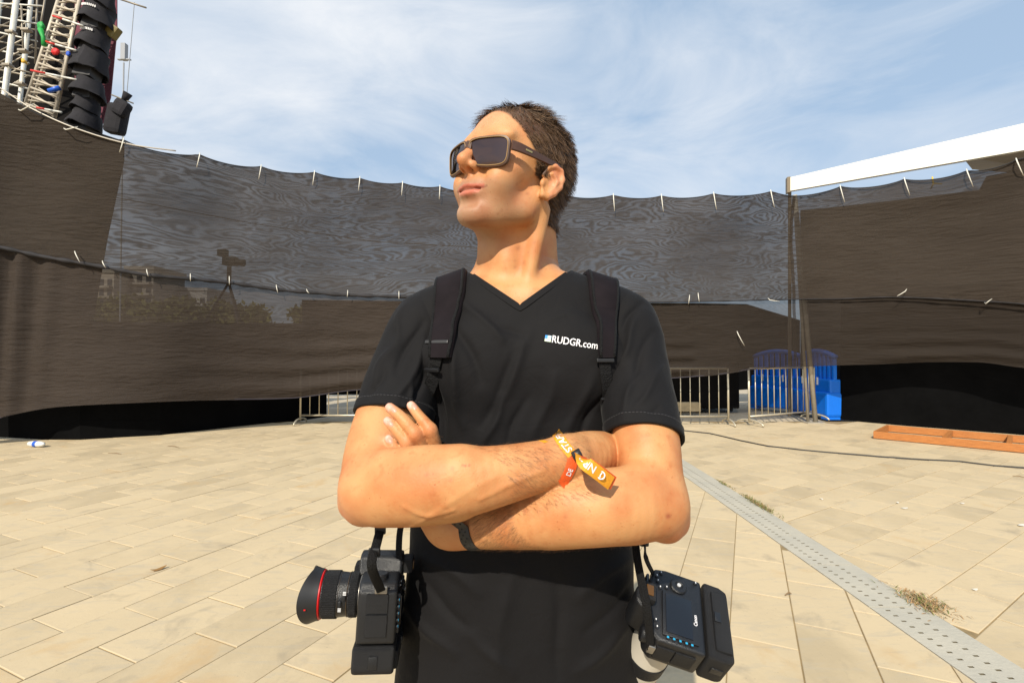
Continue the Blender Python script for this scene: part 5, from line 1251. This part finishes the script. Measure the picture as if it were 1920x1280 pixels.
# ------------------------------------------------------------------ hair
HAIRM = bpy.data.materials.new('brown_hair'); HAIRM.use_nodes = True; N, L = nodes_of(HAIRM); b = N['Principled BSDF']
b.inputs['Roughness'].default_value = .55; b.inputs['Specular IOR Level'].default_value = .25
at = N.new('ShaderNodeAttribute'); at.attribute_name = 'tone'; L.new(at.outputs['Color'], b.inputs['Base Color'])
VN = vnormals(V, Q); cand = np.where((hm > .35) & (np.abs(lL) < .083))[0]; rng = np.random.default_rng(11)
def comb_dir(f, l, u):
    al = abs(l); sg = 1 if l >= 0 else -1
    top = min(1, max(0, (u - .075) / .04))
    front = min(1, max(0, (f - .02) / .05))
    side = np.array([-.75, sg * .05, -.62])
    tp = np.array([-.25, .75, -.05]) * min(1, max(0, (l + .035) / .03)) + np.array([.55, -.45, -.35]) * min(1, max(0, (.0 - l) / .03))
    if f > .045: tp = tp * .5 + np.array([.45, -.25, -.15])
    if f < -.01: tp = tp * .4 + np.array([-.6, sg * .25, -.35])
    d = side * (1 - top) + tp * top
    return d / np.linalg.norm(d), top, front
ncl = 420; cidx = rng.choice(cand, ncl); cpos = hlc[cidx]; croll = rng.normal(0, 1, (ncl, 3))
nst = 19000; sel = rng.choice(cand, nst); hv, hq, hc = [], [], []
Bm = np.array([hf, hl, hu])
for si in sel:
    p = V[si] + rng.normal(0, .0012, 3); n_ = VN[si]; loc = hlc[si]; d, top, front = comb_dir(*loc)
    ci = int(np.argmin(((cpos - loc) ** 2).sum(1))); cr_ = croll[ci]
    ln = (.015 + .012 * top + .004 * front * top) * rng.uniform(.65, 1.2)
    if loc[1] < -.005 and loc[0] > .035: ln *= 1.35
    if loc[2] < -.02: ln *= .75
    if loc[0] > .01 and loc[2] < .05: ln *= .55
    w = (d + .15 * cr_ * np.array([1, 1, .5]) + rng.normal(0, .10, 3)); w /= np.linalg.norm(w); w = w @ Bm
    lift = .30 - .09 * top - .10 * front * top; segs = 4; pts = [p]; dirv = w * (1 - lift) + n_ * lift
    for k in range(segs):
        t = (k + 1) / segs; dd = dirv * (1 - t) + (w * .9 + n_ * .10 * (1 - t)) * t; dd /= np.linalg.norm(dd); pts.append(pts[-1] + dd * ln / segs)
    # converge on the clump
    tip = V[cidx[ci]] + (VN[cidx[ci]] * .006 + (d @ Bm) * ln * .8); 
    for k in range(1, segs + 1): pts[k] = pts[k] + (tip - pts[segs]) * .42 * (k / segs) ** 2
    sd = np.cross(dirv, n_); sd /= (np.linalg.norm(sd) + 1e-9); sd = sd * .8 + n_ * rng.normal(0, .5); sd /= np.linalg.norm(sd)
    b0 = len(hv); r0 = .00050 * rng.uniform(.7, 1.3); g = rng.uniform(.6, 1.5); tip_l = rng.uniform(0, 1) ** 3
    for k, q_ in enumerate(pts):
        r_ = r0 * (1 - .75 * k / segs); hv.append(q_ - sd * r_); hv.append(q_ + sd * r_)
        m_ = k / segs; base = np.array([.062, .035, .019]) * g; lit = np.array([.27, .16, .085]) * g; cc = base + (lit - base) * m_ * (.22 + .25 * front + .45 * tip_l); hc += [cc, cc]  # sunlit brown painted towards the tips, stronger on front strands
    for k in range(segs): hq.append((b0 + 2 * k, b0 + 2 * k + 1, b0 + 2 * k + 3, b0 + 2 * k + 2))
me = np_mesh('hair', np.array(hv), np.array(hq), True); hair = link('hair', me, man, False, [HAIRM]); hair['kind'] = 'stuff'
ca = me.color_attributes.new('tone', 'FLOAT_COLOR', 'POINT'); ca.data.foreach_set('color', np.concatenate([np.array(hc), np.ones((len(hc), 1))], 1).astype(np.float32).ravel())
# fine hair on the forearms
ax1 = RW - RE; ax2 = LW - LE; fh = (VN[:, 1] < .25) & (V[:, 2] < 1.28)
hv, hq = [], []
for (A_, B_, lo_, hi_) in ((RE, RW, .18, 1.12), (LE, LW, .15, .92)):
    d = B_ - A_; Ld = np.linalg.norm(d); d = d / Ld; t = (V - A_) @ d / Ld; dist = np.linalg.norm(V - A_ - (t * Ld)[:, None] * d, axis=1)
    c_ = np.where(fh & (t > lo_) & (t < hi_) & (dist < .062))[0]
    wgt = np.clip((t[c_] - .1) / .6, .15, 1); c_ = rng.choice(c_, 2200, p=wgt / wgt.sum())
    for i in c_:
        p = V[i] + rng.normal(0, .001, 3); n_ = VN[i]; dr = d * .8 + np.array([0, 0, -.55]) + rng.normal(0, .22, 3); dr -= n_ * (dr @ n_); dr /= np.linalg.norm(dr) + 1e-9; l_ = rng.uniform(.006, .014)
        sd = np.cross(dr, n_) * .0001; b0 = len(hv); m_ = p + (dr * .8 + n_ * .45) * l_ * .5; e = p + dr * l_ + n_ * .0018
        hv += [p - sd, p + sd, m_ + sd * .8, m_ - sd * .8, e - sd * .2, e + sd * .2]; hq += [(b0, b0 + 1, b0 + 2, b0 + 3), (b0 + 3, b0 + 2, b0 + 5, b0 + 4)]
me = np_mesh('arm_hair', np.array(hv), np.array(hq)); o = link('arm_hair', me, man, False, [mat('arm_hair_brown', (.22, .11, .045), .5)]); o['kind'] = 'stuff'
# ------------------------------------------------------------------ finger nails
NLM = mat('finger_nail', (.58, .31, .225), .35, spec=.4)
for (nx_, ny_), (dx_, dy_) in (((776.5, 762), (-.56, -.83)), ((738, 768), (-.72, -.69)), ((732, 794), (-.68, -.73)), ((730.5, 825.5), (-.60, -.80))):
    vv = []; okn = True
    for rr_ in (0, .6, 1.0):
        for k_ in range(12 if rr_ else 1):
            a_ = 2 * math.pi * k_ / 12; e_ = 3.0; c_, s2 = math.cos(a_), math.sin(a_); q_ = rr_ * (abs(c_) ** e_ + abs(s2) ** e_) ** (-1 / e_)
            u_, w_ = 6.2 * q_ * c_, 4.4 * q_ * s2; x_, y_ = nx_ + dx_ * u_ - dy_ * w_, ny_ + dy_ * u_ + dx_ * w_
            h = BODYT.ray_cast(EYE, ray(x_, y_))
            if h[0] is None or h[0].y > .80: okn = False; break
            vv.append(h[0] + h[1] * (.0007 if rr_ < 1 else .0001))
    if okn and len(vv) == 25:
        mb = MB(); mb.add(vv, [(0, 1 + k_, 1 + (k_ + 1) % 12) for k_ in range(12)] + [(1 + k_, 1 + (k_ + 1) % 12, 13 + (k_ + 1) % 12, 13 + k_) for k_ in range(12)]); mb.build('finger_nail', NLM, man, True)
# ------------------------------------------------------------------ wrist bands
def on_body(px, py, lift=.001):
    h = BODYT.ray_cast(EYE, ray(px, py)); return (h[0] + h[1] * lift, h[1]) if h[0] is not None else None
def ring_on(C0, d, tilt=Vector((0, 0, 0)), n=48, rmax=.06):
    d = Vector(d).normalized(); u_ = d.orthogonal().normalized(); w_ = d.cross(u_); out = []
    for k in range(n + 1):
        q_ = u_ * math.cos(2 * math.pi * k / n) + w_ * math.sin(2 * math.pi * k / n); h = BODYT.ray_cast(Vector(C0) + q_ * rmax, -q_, rmax)
        out.append(((h[0] if h[0] is not None else Vector(C0) + q_ * .033), q_))
    ps = [o[0] for o in out]
    for _ in range(2): ps = [(ps[i - 1 if i else n - 1] + ps[i] * 2 + ps[(i + 1) if i < n else 1]) / 4 for i in range(n + 1)]
    return [(p, o[1]) for p, o in zip(ps, out)]
OR1 = mat('ribbon_orange', (.80, .33, .012), .55, var=.12, vscale=60, bump=.3, bscale=700); OR2 = mat('ribbon_red_orange', (.74, .10, .012), .55, bump=.3, bscale=700)
wb = empty('wristband', P(1070, 860, .66)); tag(wb, 'orange cloth festival wristband with a hanging tail on his upper wrist', 'wristband')
def px_band(pxs, w, nm, m, th=.0012, lift=.0012, n=14, par=None):
    pts = [on_body(x, y, lift) for x, y in dense(pxs, n)]; pts = [q_ for q_ in pts if q_]
    ps = [q_[0] for q_ in pts]
    for _ in range(2): ps = [ps[i] if i in (0, len(ps) - 1) else (ps[i - 1] + 2 * ps[i] + ps[i + 1]) / 4 for i in range(len(ps))]
    return ps, [q_[1] for q_ in pts]
up_px = [(1041, 808), (1048, 820), (1058, 836), (1072, 852)]; lo_px = [(1074, 856), (1071, 872), (1064, 888), (1052, 910)]
def strip(ps, ns, w, th, nm, m, par):
    sd = []
    for i in range(len(ps)):
        t = (ps[min(i + 1, len(ps) - 1)] - ps[max(i - 1, 0)]).normalized(); sd.append(ns[i].cross(t).normalized())
    mb = MB(); mb.ribbon(ps, sd, ns, w, th); return mb.build(nm, m, par, False, auto=50), sd
ps1, ns1 = px_band(up_px, .0068, 'band', OR1); _, sd1 = strip(ps1, ns1, .0076, .001, 'band', OR1, wb)
ps2, ns2 = px_band(lo_px, .0068, 'band', OR2); _, sd2 = strip(ps2, ns2, .0078, .001, 'band', OR2, wb)
rg = ring_on(P(1049, 863, .672), np.array(RW) - q3(1000, 877, .668)); bk_ = [q_ for q_ in rg if q_[1].y > -.15]
rr = ring_on(P(1047, 864, .672), np.array(RW) - q3(1000, 877, .668))
mb = MB(); k0 = [i for i, q_ in enumerate(rr) if q_[1].y > .45]
seq = k0 if k0 and k0[-1] - k0[0] == len(k0) - 1 else sorted(k0, key=lambda i: (i + 24) % 48)
if len(seq) > 3: strip([rr[i][0] for i in seq], [rr[i][1] for i in seq], .0076, .001, 'band', OR1, wb)
def strip_surf(ps, ns, sd, rev, flip, w, lift=.0016, s0=.05, s1=.95):
    def f_(x, y):
        t = s0 + (s1 - s0) * x; t = 1 - t if rev else t; i = max(0, min(len(ps) - 1.001, t * (len(ps) - 1))); k = int(i); fr = i - k
        return ps[k].lerp(ps[k + 1], fr) + sd[k] * ((y - .36) * 2 * w * flip) + ns[k] * lift
    return f_
printed('STAFF', None, 0, 1, 'staff_print', WHT, strip_surf(ps1, ns1, sd1, True, 1 if (sd1[5].x < 0) else -1, .0066, .0016, .10, 1.0), .29, .02, None, wb)
printed('DE', None, 0, 1, 'emblem_print', WHT, strip_surf(ps2, ns2, sd2, True, 1 if (sd2[5].x < 0) else -1, .0050, .0016, .30, .62), .62, .02, None, wb)
hk = on_body(1079, 853, .005); M_ = Matrix.Translation(hk[0]) @ Matrix.Rotation(R(-28), 4, 'Y') @ Matrix.Rotation(R(90), 4, 'Y')
mb = MB(); mb.lathe([(.0052, -.0062), (.0066, -.0055), (.0066, .0055), (.0052, .0062)], M_, 16, True); mb.build('slider', mat('slider_black', (.015, .015, .016), .4), wb, True)
tl = [hk[0] + Vector((.004, -.003, 0)), Vector(P(1095, 866, .622)), Vector(P(1118, 884, .622)), Vector(P(1146, 906, .638))]
for k, (m_, dx, nm) in enumerate(((OR2, (.004, .0055, -.0012), 'tail'), (OR1, (0, 0, 0), 'tail'))):
    pp = [Vector(spline([(i, *p) for i, p in enumerate(tl)], t)) + Vector(dx) * t / 3 for t in np.linspace(0, 3, 14)]; nn = [Vector((.05, -1, .25)).normalized()] * 14; _, sdT = strip(pp, nn, .0086, .0010, nm, m_, wb)
fT = strip_surf(pp, nn, sdT, True, 1 if sdT[5].z < 0 else -1, .0066, .0016, .36, .80)
printed('NRC', None, 0, 1, 'tail_print', WHT, fT, .48, .02, None, wb)
mb = MB(); c_ = pp[10] + nn[0] * .0016; s1_ = sdT[10]; t1_ = nn[0].cross(s1_)
rg_ = [c_ + (s1_ * math.cos(a) + t1_ * math.sin(a)) * .0046 for a in np.linspace(0, 2 * math.pi, 20)]; mb.tube(rg_, .0009, 5); mb.tube([c_ - s1_ * .003, c_ + t1_ * .001, c_ + s1_ * .003], .0009, 5); mb.build('round_emblem', WHT, wb)
fb = empty('fitness_band', P(880, 990, .735)); tag(fb, 'black perforated rubber fitness band on his lower wrist', 'wristband')
BK = mat('band_rubber', (.018, .019, .020), .55)
dW = Vector(LW - q3(940, 980, .724)); rr = ring_on(P(881, 986, .735), dW, n=56); dWn = dW.normalized()
ps = [q_[0] for q_ in rr]; ns = [q_[1] for q_ in rr]; mb = MB(); mb.ribbon(ps, [dWn] * len(ps), ns, .0098, .0024); mb.build('band', BK, fb, False, auto=40)
for i, q_ in enumerate(rr[:-1]):
    if q_[1].y > .1 or i % 2: continue
    for off in ((-.0045, .0045) if (i // 2) % 2 else (0,)):
        M_ = Matrix.Translation(q_[0] + q_[1] * .00225 + dWn * off) @ q_[1].to_track_quat('Z', 'Y').to_matrix().to_4x4(); mb = MB(); mb.lathe([(.0012, .0), (.0012, .0004), (.0001, .0004)], M_, 8, False); mb.build('hole', mat('hole_black', (.002, .002, .002), .9), fb)
rt = empty('red_wristband', P(888, 968, .72)); tag(rt, 'end of a red orange wristband peeking out beside the fitness band', 'wristband')
rr = ring_on(P(893, 985, .733), dW, n=48); k0 = [i for i, q_ in enumerate(rr) if q_[1].z > .25 and q_[1].y < .5]
if len(k0) > 3:
    seq = k0 if k0[-1] - k0[0] == len(k0) - 1 else sorted(k0, key=lambda i: (i + 24) % 48)
    mb = MB(); mb.ribbon([rr[i][0] for i in seq], [dWn] * len(seq), [rr[i][1] for i in seq], .0035, .0022); mb.build('band', OR2, rt)
# ------------------------------------------------------------------ the two cameras hanging at his sides
CB = mat('camera_black', (.010, .0105, .012), .34, var=.2, vscale=30, bump=.25, bscale=900); CRB = mat('camera_rubber', (.0095, .0095, .0105), .55, spec=.35, bump=.5, bscale=1100); CGL = mat('camera_gloss', (.006, .007, .010), .12, coat=.4)
def ortho(X, Z, O):
    X = Vector(X).normalized(); Z = Vector(Z); Z = (Z - X * Z.dot(X)).normalized(); Y = Z.cross(X)
    return Matrix(((X.x, Y.x, Z.x, O[0]), (X.y, Y.y, Z.y, O[1]), (X.z, Y.z, Z.z, O[2]), (0, 0, 0, 1)))
def soft(profile, y0, y1, M=None, bev=.004):
    "prism of an outline in the xz plane between y0 and y1 with rounded edges"
    bm = bmesh.new(); vs_ = [bm.verts.new((x, y0, z)) for x, z in profile]; f_ = bm.faces.new(vs_); r = bmesh.ops.extrude_face_region(bm, geom=[f_])
    for w in r['geom']:
        if isinstance(w, bmesh.types.BMVert): w.co.y = y1
    bmesh.ops.recalc_face_normals(bm, faces=bm.faces[:]); bmesh.ops.bevel(bm, geom=bm.edges[:], offset=bev, segments=3, profile=.55, affect='EDGES', clamp_overlap=True)
    bm.verts.index_update(); v = [w.co.copy() for w in bm.verts]; f = [[w.index for w in q.verts] for q in bm.faces]; bm.free(); mb = MB(); mb.add(v, f); return mb
def ymat(x, y, z): return Matrix.Translation((x, y, z)) @ Matrix.Rotation(R(-90), 4, 'X')      # local z -> +y
def dslr(name, label, Mw, lens):
    r_ = empty(name, m=Mw); tag(r_, label, 'camera', 'cameras hanging at the man\'s sides')
    def bld(mb, nm, m, auto=35, par=None): return mb.build(nm, m, par or r_, False, local=True, auto=auto)
    bd = bld(soft([(-.074, -.056), (.066, -.056), (.068, .010), (.064, .032), (.034, .042), (-.030, .042), (-.062, .038), (-.074, .026)], -.032, .030, bev=.006), 'body', CB)
    bld(soft([(-.030, .036), (.030, .036), (.020, .060), (.010, .066), (-.010, .066), (-.020, .060)], -.034, .038, bev=.005), 'prism_housing', CB)
    mb = MB(); mb.box((.048, .040, -.010), (.034, .030, .088), bev=.010); bld(mb, 'hand_grip', CRB)
    bld(soft([(-.070, -.104), (.060, -.104), (.067, -.090), (.068, -.060), (-.073, -.060), (-.074, -.092)], -.033, .034, bev=.007), 'battery_grip', CRB)
    mb = MB(); mb.box((-.005, -.0335, -.086), (.110, .010, .030), bev=.005); bld(mb, 'grip_ridge', CRB)
    mb = MB(); mb.box((-.021, -.0335, -.012), (.084, .006, .062), bev=.002); bld(mb, 'screen_frame', CB)
    mb = MB(); mb.box((-.021, -.0371, -.0095), (.072, .002, .046), bev=.0006); bld(mb, 'screen', CGL)
    mb = MB(); mb.box((0, -.042, .046), (.036, .018, .024), bev=.005); vf = bld(mb, 'eyepiece', CRB)
    mb = MB(); mb.box((0, -.0515, .046), (.020, .002, .013), bev=.0008); bld(mb, 'eyepiece_glass', mat('amber_glass', (.10, .045, .008), .15), par=vf)
    mb = MB(); mb.lathe([(.0155, 0), (.0155, .003), (.0135, .005), (.0075, .005), (.006, .0035), (.0, .004)], Matrix.Translation((.040, -.032, -.012)) @ Matrix.Rotation(R(90), 4, 'X'), 28); dl = bld(mb, 'control_dial', CB)
    mb = MB(); mb.lathe([(.0035, 0), (.0035, .002), (.0, .0022)], Matrix.Translation((.040, -.0362, -.012)) @ Matrix.Rotation(R(90), 4, 'X'), 14); bld(mb, 'set_button', mat('mark_silver', (.5, .5, .5), .4), par=dl)
    BLU = mat('button_blue', (.02, .30, .52), .5); WM_ = mat('mark_white', (.7, .7, .7), .6)
    for z in (.010, -.0005, -.011, -.0215, -.031):
        mb = MB(); mb.lathe([(.0034, 0), (.0034, .0025), (.0, .003)], Matrix.Translation((-.0645, -.032, z)) @ Matrix.Rotation(R(90), 4, 'X'), 14); bt = bld(mb, 'button', CB)
        mb = MB(); mb.box((-.0645, -.0352, z), (.0032, .0006, .0036)); bld(mb, 'button_mark', BLU, par=bt)
    for x, z in ((.026, .022), (.038, .026), (.048, .028), (.057, .020), (.030, .010), (-.052, .028), (-.040, .030), (.058, -.045)):
        mb = MB(); mb.lathe([(.0036, 0), (.0036, .0022), (.0, .0026)], Matrix.Translation((x, -.0318, z)) @ Matrix.Rotation(R(90), 4, 'X'), 14); bt = bld(mb, 'button', CB)
        mb = MB(); mb.box((x + .001, -.0346, z), (.0028, .0005, .0018)); bld(mb, 'button_mark', WM_, par=bt)
    mb = MB(); mb.lathe([(.010, 0), (.010, .004), (.0085, .006), (.0, .006)], Matrix.Translation((.034, -.032, -.084)) @ Matrix.Rotation(R(90), 4, 'X'), 20); bld(mb, 'grip_joystick', CB)
    mb = MB(); mb.box((-.001, -.0388, -.078), (.018, .004, .011), bev=.001); bld(mb, 'grip_latch', CB)
    mb = MB(); mb.lathe([(.014, 0), (.014, .009), (.012, .011), (.0, .011)], Matrix.Translation((-.050, 0, .036)), 26); md = bld(mb, 'mode_dial', CB)
    mb = MB(); mb.box((.045, .002, .0395), (.030, .036, .005), bev=.001); bld(mb, 'top_display', CGL)
    # left side: port covers, lug
    for y0, z0, w, h in ((-.001, .008, .034, .030), (-.001, -.026, .034, .034)):
        mb = MB(); mb.box((-.0752, y0, z0), (.004, w, h), bev=.0012); bld(mb, 'port_cover', CRB)
    mb = MB(); mb.box((-.0735, .0, -.083), (.003, .014, .020), bev=.001); bld(mb, 'grip_screw', CB)
    mb = MB(); mb.box((-.0765, -.006, .030), (.006, .020, .012), bev=.002); bld(mb, 'strap_lug', mat('lug_steel', (.30, .28, .25), .35, metal=.8))
    mb = MB(); mb.box((.0690, -.006, .026), (.006, .020, .010), bev=.002); bld(mb, 'strap_lug', mat('lug_steel', (.30, .28, .25), .35, metal=.8))
    mb = MB()
    def pl(x, y): return Mw @ Vector((-.020 + (x - 1.05) * .0088, -.0366, -.0405 + (y - .35) * .0088 + .002))
    o = printed('Canon', None, 0, 1, 'maker_print', WHT, pl, .86, .02, None, None); o.parent = r_; o.matrix_parent_inverse = Mw.inverted()
    ML = ymat(-.004, .030, -.004) @ Matrix.Diagonal((.92, .92, 1, 1))
    if lens == 'wide':
        bld(MB().lathe([(.034, -.002), (.034, .006), (.033, .008)], ML, 40), 'lens_mount', mat('lug_steel', (.30, .28, .25), .35, metal=.8))
        def ribbed(z0, z1, r, nm):
            mb = MB(); n = 120; vs_, fs = [], []
            rows = [(z0, r - .001), (z0 + .001, r), (z1 - .001, r), (z1, r - .001)]
            for z, rr in rows:
                for k in range(n):
                    a = 2 * math.pi * k / n; q = rr + (.0006 if k % 2 else -.0003); vs_.append(ML @ Vector((q * math.cos(a), q * math.sin(a), z)))
            fs = [(i * n + k, i * n + (k + 1) % n, (i + 1) * n + (k + 1) % n, (i + 1) * n + k) for i in range(3) for k in range(n)]
            mb.add(vs_, fs); return bld(mb, nm, CRB, None)
        bld(MB().lathe([(.036, .006), (.0375, .008), (.0375, .028), (.038, .031), (.0395, .046), (.0395, .074), (.041, .078)], ML, 56), 'lens_barrel', CB)
        ribbed(.008, .021, .0388, 'zoom_ring'); ribbed(.040, .064, .0405, 'focus_ring')
        for z in (.0225, .037): bld(MB().lathe([(.0384, z), (.0390, z + .0006), (.0384, z + .0014)], ML, 48), 'lens_trim', mat('trim_bronze', (.10, .07, .045), .35, metal=.6))
        bld(MB().lathe([(.0405, .0655), (.0424, .067), (.0424, .069), (.0405, .0705)], ML, 56), 'red_ring', mat('ring_red', (.55, .006, .008), .4))
        for z, s_ in ((.027, .005), (.033, .0045)):
            mb = MB(); mb.box((-.0415 , .03 + z, .004 if z < .03 else -.006), (.003, s_, .009), bev=.0008); bld(mb, 'lens_switch', CB)
        for z, dz in ((.026, .013), (.0325, -.013)):
            for q in range(3):
                mb = MB(); mb.box((-.0425, .03 + z, -.004 + dz + q * .0022), (.0006, .005, .0012)); bld(mb, 'switch_print', WM_)
        # petal hood
        n = 72; vs_, fs = [], []
        for row in range(5):
            for k in range(n):
                a = 2 * math.pi * k / n; pet = .5 + .5 * math.cos(2 * a); ln_ = .012 + .017 * (pet ** .7)
                t = row / 4; rr = .0430 + .006 * t; z = .070 + ln_ * t
                if row == 0: rr = .0435; z = .0690
                vs_.append(ML @ Vector((rr * math.cos(a), rr * math.sin(a), z)))
        for row in range(5):
            for k in range(n):
                a = 2 * math.pi * k / n; pet = .5 + .5 * math.cos(2 * a); ln_ = .012 + .017 * (pet ** .7); t = 1 - row / 4; rr = .0412 + .006 * t; z = .070 + ln_ * t
                vs_.append(ML @ Vector((rr * math.cos(a), rr * math.sin(a), z)))
        fs = [(i * n + k, i * n + (k + 1) % n, (i + 1) * n + (k + 1) % n, (i + 1) * n + k) for i in range(9) for k in range(n)]
        hd = MB(); hd.add(vs_, fs); ho = bld(hd, 'lens_hood', mat('hood_black', (.012, .0125, .014), .5), 60)
        mb = MB(); mb.box((-.0478, .116, -.012), (.0010, .003, .002)); bld(mb, 'hood_mark', mat('ring_red', (.55, .006, .008), .4), par=ho)
        bld(MB().lathe([(.036, .070), (.030, .068), (.0, .064)], ML, 40), 'front_glass', mat('coated_glass', (.01, .012, .02), .05))
    else:
        bld(MB().lathe([(.034, -.002), (.035, .010), (.040, .014), (.040, .030)], ML, 48), 'lens_mount', CB)
        bld(MB().lathe([(.0395, .028), (.042, .031), (.042, .075), (.043, .080), (.043, .150), (.0405, .152)], ML, 56), 'lens_barrel', mat('lens_white', (.52, .48, .40), .45))
        bld(MB().lathe([(.0432, .088), (.0450, .090), (.0450, .120), (.0432, .122)], ML, 56), 'zoom_ring', CRB)
        bld(MB().lathe([(.041, .152), (.0435, .153), (.0435, .156), (.041, .157)], ML, 56), 'red_ring', mat('ring_red', (.55, .006, .008), .4))
        bld(MB().lathe([(.042, .156), (.048, .20), (.046, .20), (.040, .156)], ML, 48), 'lens_hood', CB)
    return r_
M1 = ortho((-.13, .985, -.06), (.05, .03, 1.0), P(716, 1106, .835)) @ Matrix.Scale(.93, 4)
c1 = dslr('photo_camera', 'black camera with a red ringed wide lens and petal hood at his right hip', M1, 'wide')
M2 = ortho((.237, .827, .510), (-.956, .106, .272), (.2448, .8185, .9382)) @ Matrix.Scale(.87, 4)
c2 = dslr('photo_camera', 'black camera showing its rear screen, pale long lens below, at his left hip', M2, 'tele')
def hang(pts, w, name, parent, nv, tw=None):
    pp = [Vector(spline([(i, *p) for i, p in enumerate(pts)], t)) for t in np.linspace(0, len(pts) - 1, 6 * len(pts))]; sd, ns = [], []
    for i, p in enumerate(pp):
        t = (pp[min(i + 1, len(pp) - 1)] - pp[max(i - 1, 0)]).normalized(); a = (tw[0] + (tw[1] - tw[0]) * i / len(pp)) if tw else 0
        n0 = Vector(nv); n0 = (n0 - t * n0.dot(t)).normalized(); s0 = n0.cross(t); n1 = n0 * math.cos(a) + s0 * math.sin(a); ns.append(n1); sd.append(n1.cross(t).normalized())
    mb = MB(); mb.ribbon(pp, sd, ns, w, .0022); return mb.build(name, WEB, parent, False, auto=50)
lug = M1 @ Vector((-.079, -.006, .030))
hang([lug, P(697, 1060, .705), P(706, 1020, .735), P(716, 985, .775), P(735, 930, .82), P(780, 840, .83)], .0065, 'neck_strap', c1, (.3, -1, .1), (0, .7))
hang([M1 @ Vector((-.02, -.03, .05)), P(748, 1030, .83), P(752, 985, .84), P(770, 930, .84)], .005, 'neck_strap', c1, (0, -1, .1))
for (x, y, Y_) in ((702, 1035, .722), (713, 993, .765)):
    mb = MB(); mb.box(P(x, y, Y_), (.016, .006, .012), bev=.0015); mb.build('strap_slider', mat('buckle_black', (.010, .010, .011), .5), c1)
lug2 = M2 @ Vector((.0690, -.006, .026))
hang([lug2, P(1212, 1050, .745), P(1207, 1022, .775), P(1203, 990, .81), P(1200, 930, .85)], .0035, 'neck_strap', c2, (.4, -1, .1))
mb = MB(); mb.box(P(1208, 1014, .778), (.014, .006, .016), bev=.003); mb.build('strap_slider', mat('buckle_black', (.010, .010, .011), .5), c2)
hang([M2 @ Vector((-.0765, -.006, .030)), P(1213, 1140, .74), P(1203, 1090, .76), P(1193, 1030, .79), P(1190, 960, .83)], .006, 'neck_strap', c2, (-.2, -1, .1), (0, .5))
